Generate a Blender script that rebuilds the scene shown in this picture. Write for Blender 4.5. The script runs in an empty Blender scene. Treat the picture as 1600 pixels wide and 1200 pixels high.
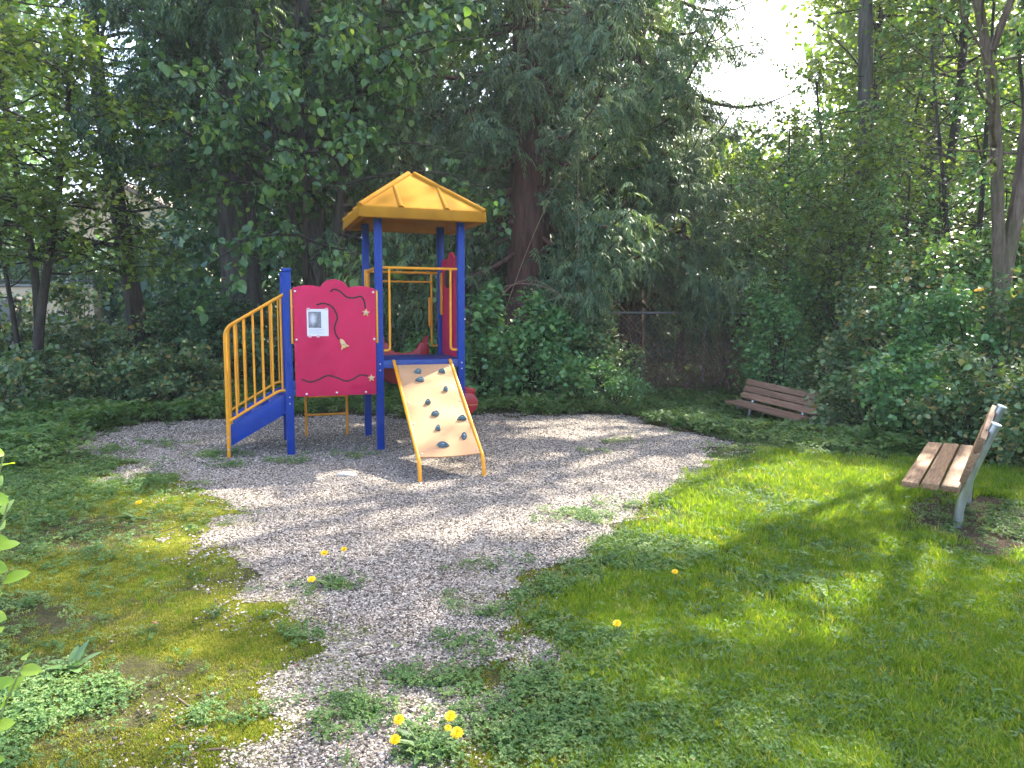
import bpy, bmesh, math, random
import numpy as np
from mathutils import Matrix, Vector, Euler

# ------------------------------------------------------------------ camera, sky, sun, exposure
scene = bpy.context.scene
C = scene.collection
R = math.radians
CAM_H, PITCH, ROLL, FPX = 1.58, .1019, .0047, 1113.0
cam_data = bpy.data.cameras.new('camera')
cam = bpy.data.objects.new('camera', cam_data); C.objects.link(cam)
cam_data.sensor_width = 36.0
cam_data.lens = FPX / 1600 * 36.0
cam_data.clip_start = .05; cam_data.clip_end = 600
cam.matrix_world = Matrix.Translation((0, 0, CAM_H)) @ Matrix.Rotation(math.pi/2 - PITCH, 4, 'X') @ Matrix.Rotation(ROLL, 4, 'Z')
scene.camera = cam

SUN_EL, SUN_AZ = R(48), R(40)          # azimuth clockwise from +Y
SUN = np.array([math.cos(SUN_EL)*math.sin(SUN_AZ), math.cos(SUN_EL)*math.cos(SUN_AZ), math.sin(SUN_EL)])
world = bpy.data.worlds.new('World'); scene.world = world; world.use_nodes = True
wn = world.node_tree.nodes; wl = world.node_tree.links
bg = wn['Background']
sky = wn.new('ShaderNodeTexSky'); sky.sky_type = 'NISHITA'; sky.sun_disc = False
sky.sun_elevation = SUN_EL; sky.sun_rotation = SUN_AZ
sky.air_density = .8; sky.dust_density = 3.5; sky.ozone_density = .4
wl.new(sky.outputs[0], bg.inputs[0]); bg.inputs[1].default_value = .15
sun_d = bpy.data.lights.new('sun', 'SUN'); sun_d.energy = 3.2; sun_d.angle = R(.55); sun_d.color = (1, .93, .80)
sun_o = bpy.data.objects.new('sun', sun_d); C.objects.link(sun_o)
sun_o.rotation_euler = Vector(SUN).to_track_quat('Z', 'Y').to_euler()
vs = scene.view_settings
vs.view_transform = 'Standard'; vs.look = 'None'; vs.gamma = 1; vs.use_curve_mapping = False
vs.exposure = 2.95
scene.render.engine = 'CYCLES'
cy = scene.cycles
cy.max_bounces = 6; cy.diffuse_bounces = 4; cy.glossy_bounces = 2; cy.transmission_bounces = 3; cy.transparent_max_bounces = 4
cy.use_denoising = True
cy.use_adaptive_sampling = True; cy.adaptive_threshold = .014; cy.adaptive_min_samples = 16
cy.volume_bounces = 1
cy.sample_clamp_indirect = 4.0

# ------------------------------------------------------------------ helpers
rng = np.random.default_rng(7)
random.seed(7)

def px(x, D):                       # lateral position of an image column at depth D
    return (x - 800) / FPX * D

def hash2(ix, iy, seed):
    h = (ix.astype(np.int64)*374761393 + iy.astype(np.int64)*668265263 + seed*1442695041) & 0x7fffffff
    h = ((h ^ (h >> 13)) * 1274126177) & 0x7fffffff
    return ((h ^ (h >> 16)) & 0xffff) / 65535.0
def vnoise(x, y, s, seed=0):
    x = np.asarray(x, float)/s; y = np.asarray(y, float)/s
    ix = np.floor(x); iy = np.floor(y); fx = x-ix; fy = y-iy
    fx = fx*fx*(3-2*fx); fy = fy*fy*(3-2*fy)
    a = hash2(ix, iy, seed); b = hash2(ix+1, iy, seed); c = hash2(ix, iy+1, seed); d = hash2(ix+1, iy+1, seed)
    return (a*(1-fx)+b*fx)*(1-fy) + (c*(1-fx)+d*fx)*fy
def fbm(x, y, s, seed=0):
    return (vnoise(x, y, s, seed)*.55 + vnoise(x, y, s*.45, seed+11)*.3 + vnoise(x, y, s*.2, seed+23)*.15)
def sstep(a, b, x):
    t = np.clip((np.asarray(x, float)-a)/(b-a), 0, 1); return t*t*(3-2*t)

def gz(x, y):
    """height of the ground"""
    x = np.asarray(x, float); y = np.asarray(y, float)
    z = -.40*np.exp(-((x-4.4)**2/(2*1.5**2) + (y-11.9)**2/(2*1.9**2)))
    z = z + .55*sstep(10.8, 16, y)*sstep(-2.5, -6, x)
    z = z + .35*sstep(12.5, 20, y)*sstep(-1, 1.5, x)*0 + .5*sstep(7.5, 10.5, x)*sstep(3, 6, y)
    z = z + (fbm(x, y, 1.3, 3)-.5)*.05*sstep(.2, 2, np.hypot(x+1.2, y-8.4)*.5)
    return z

def seg_dist(x, y, poly):
    d = np.full(np.shape(x), 1e9)
    n = len(poly)
    for i in range(n):
        ax, ay = poly[i]; bx, by = poly[(i+1) % n]
        ex, ey = bx-ax, by-ay
        t = np.clip(((x-ax)*ex+(y-ay)*ey)/(ex*ex+ey*ey), 0, 1)
        d = np.minimum(d, np.hypot(x-ax-t*ex, y-ay-t*ey))
    return d
def inside(x, y, poly):
    r = np.zeros(np.shape(x), bool); n = len(poly)
    for i in range(n):
        ax, ay = poly[i]; bx, by = poly[(i+1) % n]
        c = ((ay > y) != (by > y)) & (x < (bx-ax)*(y-ay)/((by-ay) if by != ay else 1e-9)+ax)
        r ^= c
    return r
def sdf(x, y, poly):
    d = seg_dist(x, y, poly); return np.where(inside(x, y, poly), d, -d)

GRAVEL = [(-5.05, 8.03), (-5.3, 9.3), (-4.36, 10.1), (-3.36, 10.45), (-1.0, 10.8), (.49, 10.8), (1.66, 11.2), (2.5, 10.3), (2.82, 8.85), (1.83, 6.88), (1.07, 5.52),
          (.63, 4.87), (.21, 4.35), (-.03, 3.84), (-.10, 3.29), (-.08, 2.73), (-.12, 2.1), (-.2, 1.2), (-.8, 1.2), (-.72, 2.3), (-.88, 2.72), (-1.0, 3.29), (-1.5, 3.82), (-1.7, 4.44), (-2.5, 5.46), (-2.86, 6.05), (-3.99, 7.04)]
def gravel_f(x, y):
    """positive on gravel, soft and ragged at the rim"""
    s = sdf(x, y, GRAVEL) + (fbm(x, y, .8, 5)-.5)*.85 + (vnoise(x, y, .16, 9)-.5)*.3 + .14*sstep(5.5, 3.5, y)
    s = np.maximum(s, .16 - np.hypot((x-.12), (y-3.17)*.8) + (vnoise(x, y, .1, 9)-.5)*.12)
    # weeds creep in over the near tongue
    s = s - .30*sstep(4.2, 2.4, y)*sstep(.56, .74, fbm(x+3, y, .55, 31))
    s = s - .28*sstep(7.0, 8.6, y)*sstep(.55, .72, fbm(x, y*1.6, .7, 37))
    return s

# sun patches on the ground that the crowns are cut open for: (x, y, rx, ry, angle, strength)
LIT = [(1.1, 5.5, .65, .6, 0, 1), (1.7, 6.1, .95, .6, .25, 1), (2.7, 6.6, 1.15, .45, .1, 1), (1.0, 4.75, .55, .32, .2, 1), (2.2, 5.55, .9, .38, .1, 1), (3.6, 5.1, .6, .42, .3, 1), (4.2, 5.6, .5, .4, .4, .9),
       (3.1, 4.3, .7, .32, .2, 1), (2.1, 3.75, .7, .25, .15, 1), (1.3, 3.45, .4, .18, .1, .9), (2.9, 3.3, .35, .14, .2, .8), (2.2, 2.85, .3, .1, .1, .6), (.55, 3.45, .13, .1, 0, .9), (3.7, 4.0, .3, .2, 0, .8),
       (-2.2, 5.75, 1.0, .16, -.04, 1), (-1.5, 5.2, .85, .22, -.15, 1), (-.6, 5.0, .95, .18, .05, .95), (.3, 5.3, .6, .2, .2, .95), (-.9, 4.55, .5, .14, 0, .8), (-.1, 4.55, .4, .16, .1, .7), (-1.2, 4.1, .35, .1, 0, .5), (-.55, 3.5, .25, .12, .3, .7), (-.3, 3.9, .3, .1, 0, .5),
       (.6, 6.6, .7, .3, .1, .9), (1.3, 7.3, .8, .28, .1, 1), (.3, 7.6, .6, .22, 0, .9), (1.6, 8.3, .7, .22, 0, .9), (.6, 8.9, .8, .25, 0, .9), (1.9, 9.3, .7, .3, 0, 1), (.3, 9.9, .7, .22, 0, .9), (1.5, 10.4, .8, .3, 0, 1), (2.4, 10.5, .5, .3, 0, .9), (-.4, 6.1, .5, .12, 0, .7),
       (-1.75, 2.85, .5, .28, .1, 1), (-1.25, 2.6, .4, .22, 0, 1), (-2.55, 5.15, .5, .28, 0, 1), (-2.1, 4.7, .5, .25, 0, 1), (-1.4, 3.6, .4, .15, 0, .9), (-2.7, 4.6, .35, .12, 0, .7), (-1.75, 3.45, .22, .1, 0, .7), (-1.9, 2.3, .25, .1, 0, .8), (-3.4, 7.2, .7, .1, 0, .8), (-3.0, 7.9, .4, .1, 0, .5),
       (-2.9, 6.6, .95, .6, 0, .95), (-1.0, 6.9, .55, .4, 0, .9), (-1.2, 7.6, .5, .2, 0, .8), (3.5, 7.6, .7, .25, .1, .6), (3.2, 4.9, .3, .3, 0, .8)]
# openings cut high in the crowns so the sun reaches the shrubs (above 2.8 m) and the lower crowns (above 7.5 m)
LIT_SHRUB = [(4.6, 9.4, .5, .25, .3, .9), (5.4, 8.5, .6, .25, .2, .9), (6.2, 7.9, .6, .25, .2, .9), (5.2, 10.3, .6, .3, .2, .9), (6.6, 9.2, .7, .3, .2, .9), (7.3, 7.3, .6, .3, .2, .9), (6.0, 10.9, .7, .3, 0, .8), (4.9, 7.7, .5, .2, .2, .8), (5.8, 9.7, .5, .2, 0, .9),
       (-.2, 11.6, .4, .25, 0, .9), (.9, 11.3, .45, .28, 0, .9), (1.5, 11.9, .4, .25, 0, .9), (-1.3, 11.8, .3, .2, 0, .8), (-6.4, 10.3, .4, .2, 0, .8), (-5.2, 10.6, .4, .15, 0, .7), (-7.6, 10.6, .5, .2, 0, .8), (-3.6, 8.7, .5, .3, 0, .7), (-4.6, 9.2, .4, .3, 0, .7), (3.0, 12.5, .5, .3, 0, .8)]
LIT_CROWN = [(5.7, 12.3, 1.3, .8, 0, .8), (7.2, 11.0, 1.1, .6, 0, .8), (8.4, 12.6, 1.2, .9, 0, .8), (4.3, 13.0, .8, .6, 0, .7), (7.0, 14.0, 1.0, .7, 0, .8), (9.5, 10.5, 1.0, .8, 0, .8), (-3.6, 8.0, .8, .4, 0, .7), (-5.5, 8.6, .9, .5, 0, .7), (-8.2, 8.5, 1.0, .7, 0, .8), (-9.0, 6.5, 1.0, .8, 0, .8)]
def lit(x, y, where=None):
    x = np.asarray(x, float); y = np.asarray(y, float)
    v = np.zeros(x.shape)
    for (cx, cy_, rx, ry, a, s) in (LIT if where is None else where):
        dx, dy = x-cx, y-cy_
        ca, sa = math.cos(a), math.sin(a)
        q = np.hypot((dx*ca+dy*sa)/rx, (-dx*sa+dy*ca)/ry)
        v = np.maximum(v, s*sstep(1.25, .8, q + (vnoise(x, y, .22, 41)-.5)*.55))
    # small random sun flecks everywhere
    if where is None: v = np.maximum(v, .85*sstep(.80, .86, vnoise(x, y, .42, 51)))
    return v
_gx = np.arange(-12, 16, .05); _gy = np.arange(-8, 22, .05)
_LR = {}
def lit_map(grow, where=None):
    key = (grow, id(where))
    if key not in _LR:
        X, Y = np.meshgrid(_gx, _gy); m = lit(X, Y, where); k = int(round(grow/.05)); out = m.copy()
        for a in range(12 if k else 0):
            t = a*math.pi/6; out = np.maximum(out, np.roll(np.roll(m, int(round(k*math.cos(t))), 1), int(round(k*math.sin(t))), 0))
        _LR[key] = out
    return _LR[key]
def cull(P, grow=.05):
    """keep mask for leaf positions: leaves are dropped where a sun patch is wanted below"""
    t = P[:, 2]/SUN[2]
    gx = P[:, 0]-SUN[0]*t; gy = P[:, 1]-SUN[1]*t
    i = ((gx+12)/.05).astype(int); j = ((gy+8)/.05).astype(int); ok = (i >= 0) & (i < len(_gx)) & (j >= 0) & (j < len(_gy))
    l = np.zeros(len(P)); l[ok] = lit_map(grow)[j[ok], i[ok]]
    for zmin, where in ((2.8, LIT_SHRUB), (7.5, LIT_CROWN)):
        q = ok & (P[:, 2] > zmin); l[q] = np.maximum(l[q], lit_map(grow, where)[j[q], i[q]])
    return rng.random(len(P)) > l*.99

def mesh_from(name, V, F, mat, parent=None, smooth=False, face_rnd=None):
    me = bpy.data.meshes.new(name)
    V = np.asarray(V, np.float32); F = np.asarray(F, np.int32)
    nv, (nf, k) = len(V), F.shape
    me.vertices.add(nv); me.vertices.foreach_set('co', V.ravel())
    me.loops.add(nf*k); me.loops.foreach_set('vertex_index', F.ravel())
    me.polygons.add(nf); me.polygons.foreach_set('loop_start', np.arange(nf, dtype=np.int32)*k)
    if smooth: me.polygons.foreach_set('use_smooth', np.ones(nf, bool))
    if face_rnd is not None:
        at = me.attributes.new('rnd', 'FLOAT', 'FACE'); at.data.foreach_set('value', np.asarray(face_rnd, np.float32))
    me.update(calc_edges=True); me.validate()
    if mat: me.materials.append(mat)
    o = bpy.data.objects.new(name, me); C.objects.link(o)
    if parent: o.parent = parent
    return o
def tag(o, label=None, cat=None, group=None, kind=None):
    if label: o['label'] = label
    if cat: o['category'] = cat
    if group: o['group'] = group
    if kind: o['kind'] = kind
    return o
def empty(name, loc, rz=0.0, label=None, cat=None, group=None):
    o = bpy.data.objects.new(name, None); C.objects.link(o)
    o.location = loc; o.rotation_euler = (0, 0, rz); o.empty_display_size = .1
    return tag(o, label, cat, group)
def copy_tree(o, parent=None):
    c = o.copy(); C.objects.link(c); c.parent = parent
    for ch in list(o.children): copy_tree(ch, c)
    return c

class MB:
    """collects shapes in one bmesh and links them as ONE mesh object"""
    def __init__(s): s.bm = bmesh.new()
    def box(s, x0, x1, y0, y1, z0, z1, M=None):
        v = [s.bm.verts.new(p) for p in ((x0, y0, z0), (x1, y0, z0), (x1, y1, z0), (x0, y1, z0), (x0, y0, z1), (x1, y0, z1), (x1, y1, z1), (x0, y1, z1))]
        if M is not None:
            for q in v: q.co = M @ q.co
        for f in ((3, 2, 1, 0), (4, 5, 6, 7), (0, 1, 5, 4), (1, 2, 6, 5), (2, 3, 7, 6), (3, 0, 4, 7)): s.bm.faces.new([v[i] for i in f])
        return s
    def prism(s, pts, fn, t0, t1):
        """pts 2D outline (ccw), fn(a, b, t) -> xyz"""
        lo = [s.bm.verts.new(fn(a, b, t0)) for a, b in pts]; hi = [s.bm.verts.new(fn(a, b, t1)) for a, b in pts]
        n = len(pts)
        s.bm.faces.new(lo[::-1]); s.bm.faces.new(hi)
        for i in range(n): s.bm.faces.new((lo[i], lo[(i+1) % n], hi[(i+1) % n], hi[i]))
        return s
    def tube(s, pts, rad, n=10, cap=True):
        pts = [Vector(p) for p in pts]
        if not hasattr(rad, '__len__'): rad = [rad]*len(pts)
        rings = []; up = None
        for i, p in enumerate(pts):
            d = ((pts[i+1] if i+1 < len(pts) else p) - (pts[i-1] if i else p)).normalized()
            if up is None:
                up = Vector((0, 0, 1)) if abs(d.z) < .9 else Vector((1, 0, 0))
            a = d.cross(up).normalized(); up = a.cross(d).normalized()
            rings.append([s.bm.verts.new(p + float(rad[i])*(math.cos(2*math.pi*k/n)*a + math.sin(2*math.pi*k/n)*up)) for k in range(n)])
        for r0, r1 in zip(rings, rings[1:]):
            for k in range(n): s.bm.faces.new((r0[k], r0[(k+1) % n], r1[(k+1) % n], r1[k]))
        if cap: s.bm.faces.new(rings[0][::-1]); s.bm.faces.new(rings[-1])
        return s
    def ball(s, c, r, sub=2, sc=(1, 1, 1)):
        q = bmesh.ops.create_icosphere(s.bm, subdivisions=sub, radius=r)
        for v in q['verts']: v.co = Vector((v.co.x*sc[0]+c[0], v.co.y*sc[1]+c[1], v.co.z*sc[2]+c[2]))
        return s
    def build(s, name, mat, parent=None, bevel=0, seg=2, smooth=True, loc=None):
        bmesh.ops.recalc_face_normals(s.bm, faces=s.bm.faces)
        if bevel:
            ed = [e for e in s.bm.edges if len(e.link_faces) == 2 and e.calc_face_angle(0) > .6]
            bmesh.ops.bevel(s.bm, geom=ed, offset=bevel, segments=seg, affect='EDGES', profile=.5)
        me = bpy.data.meshes.new(name); s.bm.to_mesh(me); s.bm.free()
        if smooth:
            for p in me.polygons: p.use_smooth = True
            me.set_sharp_from_angle(angle=R(38))
        if mat: me.materials.append(mat)
        o = bpy.data.objects.new(name, me); C.objects.link(o)
        if parent: o.parent = parent
        if loc is not None: o.location = loc
        return o

def fillet(pts, r, n=5):
    """round the corners of a polyline"""
    pts = [Vector(p) for p in pts]; out = [pts[0]]
    for a, b, c in zip(pts, pts[1:], pts[2:]):
        d0 = (a-b); d1 = (c-b); q = min(r, d0.length*.45, d1.length*.45)
        p0 = b+d0.normalized()*q; p1 = b+d1.normalized()*q
        for k in range(n+1):
            t = k/n; out.append(p0*(1-t)**2 + b*2*t*(1-t) + p1*t*t)
    out.append(pts[-1]); return out

# ------------------------------------------------------------------ materials
def new_mat(name):
    m = bpy.data.materials.new(name); m.use_nodes = True
    nt = m.node_tree; b = nt.nodes['Principled BSDF']
    return m, nt, b
def ramp(nt, fac, stops):
    r = nt.nodes.new('ShaderNodeValToRGB'); e = r.color_ramp.elements
    while len(e) < len(stops): e.new(.5)
    for k, (p, c) in enumerate(stops):
        e[k].position = p; e[k].color = (*c, 1)
    nt.links.new(fac, r.inputs[0]); return r.outputs[0]
def noise(nt, scale, detail=4, rough=.6, coord='Object', stretch=None):
    tc = nt.nodes.new('ShaderNodeTexCoord'); src = tc.outputs[coord]
    if stretch:
        mp = nt.nodes.new('ShaderNodeMapping'); mp.inputs['Scale'].default_value = stretch
        nt.links.new(src, mp.inputs[0]); src = mp.outputs[0]
    n = nt.nodes.new('ShaderNodeTexNoise'); n.inputs['Scale'].default_value = scale; n.inputs['Detail'].default_value = detail; n.inputs['Roughness'].default_value = rough
    nt.links.new(src, n.inputs['Vector']); return n.outputs[0]
def bump(nt, b, h, strength=.3, dist=.01):
    bp = nt.nodes.new('ShaderNodeBump'); bp.inputs['Strength'].default_value = strength; bp.inputs['Distance'].default_value = dist
    nt.links.new(h, bp.inputs['Height']); nt.links.new(bp.outputs[0], b.inputs['Normal'])
def simple(name, col, rough=.5, metal=0, var=.15, scale=6, bumpy=0, dirt=None, spec=.5, stretch=None):
    m, nt, b = new_mat(name)
    n = noise(nt, scale, stretch=stretch)
    lo = tuple(c*(1-var) for c in col); hi = tuple(min(1, c*(1+var)) for c in col)
    c = ramp(nt, n, [(.3, lo), (.7, hi)])
    if dirt:
        n2 = noise(nt, scale*4, 6, .7)
        mx = nt.nodes.new('ShaderNodeMix'); mx.data_type = 'RGBA'
        f = nt.nodes.new('ShaderNodeMapRange'); f.inputs[1].default_value = .55; f.inputs[2].default_value = .8; f.inputs[3].default_value = 0; f.inputs[4].default_value = .5
        nt.links.new(n2, f.inputs[0]); nt.links.new(f.outputs[0], mx.inputs[0]); nt.links.new(c, mx.inputs[6]); mx.inputs[7].default_value = (*dirt, 1)
        c = mx.outputs[2]
    nt.links.new(c, b.inputs['Base Color'])
    rr = nt.nodes.new('ShaderNodeMapRange'); rr.inputs[3].default_value = max(.05, rough-.1); rr.inputs[4].default_value = min(1, rough+.12)
    nt.links.new(n, rr.inputs[0]); nt.links.new(rr.outputs[0], b.inputs['Roughness'])
    b.inputs['Metallic'].default_value = metal; b.inputs['Specular IOR Level'].default_value = spec
    if bumpy: bump(nt, b, noise(nt, scale*8, 5, stretch=stretch), bumpy, .01)
    return m
def leaf_mat(name, stops, trans=.35, rough=.42, tint=(1.25, 1.15, .45), spec=.5, by='rnd'):
    m, nt, b = new_mat(name)
    if by == 'rnd':
        a = nt.nodes.new('ShaderNodeAttribute'); a.attribute_name = 'rnd'; f = a.outputs['Fac']
    else:
        a = nt.nodes.new('ShaderNodeObjectInfo'); f = a.outputs['Random']
    c = ramp(nt, f, stops)
    nt.links.new(c, b.inputs['Base Color']); b.inputs['Roughness'].default_value = rough; b.inputs['Specular IOR Level'].default_value = spec
    tr = nt.nodes.new('ShaderNodeBsdfTranslucent')
    mt = nt.nodes.new('ShaderNodeMix'); mt.data_type = 'RGBA'; mt.blend_type = 'MULTIPLY'; mt.inputs[0].default_value = 1
    nt.links.new(c, mt.inputs[6]); mt.inputs[7].default_value = (*[t*1.6 for t in tint], 1); mt.clamp_result = False
    nt.links.new(mt.outputs[2], tr.inputs[0])
    ms = nt.nodes.new('ShaderNodeMixShader'); ms.inputs[0].default_value = trans
    nt.links.new(b.outputs[0], ms.inputs[1]); nt.links.new(tr.outputs[0], ms.inputs[2])
    nt.links.new(ms.outputs[0], nt.nodes['Material Output'].inputs[0])
    return m
def bark_mat(name, dark, light, sc=3.0, moss=None):
    m, nt, b = new_mat(name)
    n = noise(nt, sc, 8, .7, 'Object', (3.5, 3.5, .5))
    c = ramp(nt, n, [(.32, dark), (.68, light)])
    if moss:
        n2 = noise(nt, 1.7, 4)
        mx = nt.nodes.new('ShaderNodeMix'); mx.data_type = 'RGBA'
        f = nt.nodes.new('ShaderNodeMapRange'); f.inputs[1].default_value = .48; f.inputs[2].default_value = .66; f.inputs[4].default_value = .75
        nt.links.new(n2, f.inputs[0]); nt.links.new(f.outputs[0], mx.inputs[0]); nt.links.new(c, mx.inputs[6]); mx.inputs[7].default_value = (*moss, 1)
        c = mx.outputs[2]
    nt.links.new(c, b.inputs['Base Color']); b.inputs['Roughness'].default_value = .9; b.inputs['Specular IOR Level'].default_value = .2
    bump(nt, b, n, .9, .04)
    return m

M = {}
M['blue'] = simple('blue_paint', (.002, .032, .23), .42, spec=.25, var=.12, dirt=(.03, .06, .14), scale=5)
M['blue_deck'] = simple('blue_deck_coating', (.006, .034, .19), .5, var=.2, dirt=(.06, .08, .15), scale=9, bumpy=.2)
M['yellow'] = simple('yellow_paint', (.66, .265, .012), .4, spec=.3, var=.12, dirt=(.35, .14, .02), scale=8)
M['roof'] = simple('yellow_roof_plastic', (.32, .145, .014), .75, spec=.04, var=.16, dirt=(.22, .13, .025), scale=4, bumpy=.05)
M['crimson'] = simple('crimson_plastic', (.47, .013, .070), .55, spec=.2, var=.1, dirt=(.30, .03, .07), scale=4)
M['red'] = simple('red_slide_plastic', (.34, .006, .018), .3, var=.1, scale=4)
M['groove'] = simple('dark_groove', (.02, .008, .012), .8)
M['beige'] = simple('beige_wall_plastic', (.42, .24, .125), .75, spec=.06, var=.1, dirt=(.26, .15, .08), scale=4)
M['hold'] = simple('slate_hold', (.06, .11, .13), .55, var=.2, scale=20, bumpy=.3)
M['pale'] = simple('pale_yellow_plastic', (.58, .38, .15), .5)
M['steel'] = simple('bolt_steel', (.55, .5, .48), .3, 1.0)
M['paper'] = simple('white_paper', (.62, .61, .66), .8, var=.04)
M['ink'] = simple('grey_ink', (.35, .34, .38), .9)
M['tape'] = simple('clear_tape', (.6, .35, .42), .25)
M['galv'] = simple('galvanised_steel', (.42, .44, .45), .38, .85, var=.15, scale=12)
M['dull_galv'] = simple('weathered_fence_steel', (.30, .32, .33), .5, .7, var=.2, scale=12)
M['cap'] = simple('pale_pipe_cap', (.62, .66, .64), .5)
M['concrete'] = simple('weathered_concrete', (.19, .19, .175), .9, var=.25, scale=3, bumpy=.4)
M['house'] = simple('beige_siding', (.50, .38, .24), .8, var=.06, scale=3)
M['house_roof'] = simple('brown_shingles', (.13, .09, .07), .9, var=.3, scale=9)
M['trim'] = simple('white_trim', (.75, .74, .72), .6)
M['glass'] = simple('dark_glass', (.03, .04, .05), .08)
M['black'] = simple('black_iron', (.02, .02, .02), .5)
M['twig'] = simple('dry_twig', (.10, .065, .04), .9, var=.4, scale=30)
M['cane'] = simple('bramble_cane_bark', (.24, .15, .10), .7, var=.3, scale=12)
M['dead_leaf'] = simple('dead_leaf', (.20, .08, .06), .8, var=.4, scale=30)
M['stone'] = simple('pale_stone', (.30, .28, .25), .9, var=.2, scale=20, bumpy=.5)
M['petal'] = simple('dandelion_petal', (.80, .50, .0), .6, var=.1, scale=60)
M['stem'] = simple('green_stem', (.16, .20, .06), .6)

def wood(name, dark, light):
    m, nt, b = new_mat(name)
    oi = nt.nodes.new('ShaderNodeObjectInfo')
    n = noise(nt, 5, 8, .65, 'Object', (1.2, 14, 14))
    c = ramp(nt, n, [(.3, dark), (.62, light)])
    n2 = noise(nt, 2.2, 3, .5, 'Object', (1.5, 3, 3))
    hs = nt.nodes.new('ShaderNodeHueSaturation'); nt.links.new(c, hs.inputs['Color'])
    mr = nt.nodes.new('ShaderNodeMapRange'); mr.inputs[3].default_value = .7; mr.inputs[4].default_value = 1.35
    ad = nt.nodes.new('ShaderNodeMath'); ad.operation = 'ADD'; nt.links.new(n2, ad.inputs[0]); nt.links.new(oi.outputs['Random'], ad.inputs[1])
    mr.inputs[2].default_value = 1.6; mr.inputs[1].default_value = .3
    nt.links.new(ad.outputs[0], mr.inputs[0]); nt.links.new(mr.outputs[0], hs.inputs['Value'])
    nt.links.new(hs.outputs[0], b.inputs['Base Color']); b.inputs['Roughness'].default_value = .7; b.inputs['Specular IOR Level'].default_value = .35
    bump(nt, b, n, .5, .006)
    return m
M['wood'] = wood('weathered_bench_wood', (.075, .040, .020), (.26, .150, .075))
M['wood_dark'] = wood('reddish_bench_wood', (.13, .07, .042), (.30, .165, .10))

M['bark_cedar'] = bark_mat('cedar_bark', (.035, .016, .012), (.15, .075, .06))
M['bark_grey'] = bark_mat('grey_bark', (.03, .027, .024), (.16, .145, .13))
M['bark_dark'] = bark_mat('dark_bark', (.018, .015, .013), (.075, .062, .05), 4)
M['bark_cherry'] = bark_mat('cherry_bark', (.05, .033, .026), (.23, .165, .13), 5, (.09, .10, .035))
G = lambda *s: [(p, c) for p, c in s]
M['l_broad'] = leaf_mat('broad_leaf', G((0, (0.027, 0.074, 0.027)), (.5, (0.061, 0.142, 0.047)), (.85, (0.115, 0.223, 0.061)), (1, (0.216, 0.324, 0.068))), .28, .38)
M['l_dark'] = leaf_mat('dark_leaf', G((0, (0.025, 0.067, 0.036)), (.6, (0.055, 0.129, 0.059)), (1, (0.117, 0.225, 0.078))), .22, .42)
M['l_fresh'] = leaf_mat('fresh_leaf', G((0, (0.048, 0.098, 0.020)), (.5, (0.098, 0.167, 0.029)), (1, (0.196, 0.254, 0.039))), .40, .45, (1.1, 1.12, .5))
M['l_cedar'] = leaf_mat('cedar_frond', G((0, (0.040, 0.092, 0.044)), (.6, (0.098, 0.172, 0.079)), (1, (0.199, 0.280, 0.108))), .2, .5)
M['l_shrub'] = leaf_mat('shrub_leaf', G((0, (0.044, 0.119, 0.047)), (.5, (0.095, 0.226, 0.078)), (1, (0.197, 0.355, 0.109))), .28, .38)
M['l_bramble'] = leaf_mat('bramble_leaf', G((0, (0.044, 0.090, 0.041)), (.5, (0.095, 0.172, 0.069)), (.9, (0.190, 0.276, 0.103)), (1, (0.448, 0.276, 0.103))), .25, .36)
M['l_near'] = leaf_mat('bright_leaf', G((0, (.16, .28, .03)), (1, (.26, .38, .05))), .5, .4, by='obj')
M['l_weed'] = leaf_mat('weed_leaf', G((0, (.045, .10, .03)), (1, (.10, .18, .06))), .3, .45, by='obj')
M['grass'] = leaf_mat('grass_blade', G((0, (.07, .145, .010)), (.6, (.13, .21, .014)), (.9, (.20, .265, .028)), (1, (.32, .28, .09))), .48, .6, (1.2, 1.15, .3), .15, by='obj')
M['moss'] = leaf_mat('moss_tuft', G((0, (.10, .14, .016)), (.6, (.20, .22, .02)), (1, (.30, .27, .05))), .3, .8, (1.1, 1.05, .3), .2, by='obj')
M['clover'] = leaf_mat('clover_leaf', G((0, (0.040, 0.098, 0.025)), (.6, (0.081, 0.161, 0.039)), (1, (0.149, 0.218, 0.069))), .33, .55, spec=.3, by='obj')
M['dry'] = leaf_mat('dry_stem', G((0, (.07, .045, .03)), (.7, (.20, .13, .09)), (1, (.34, .26, .18))), .1, .8, spec=.2)

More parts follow.
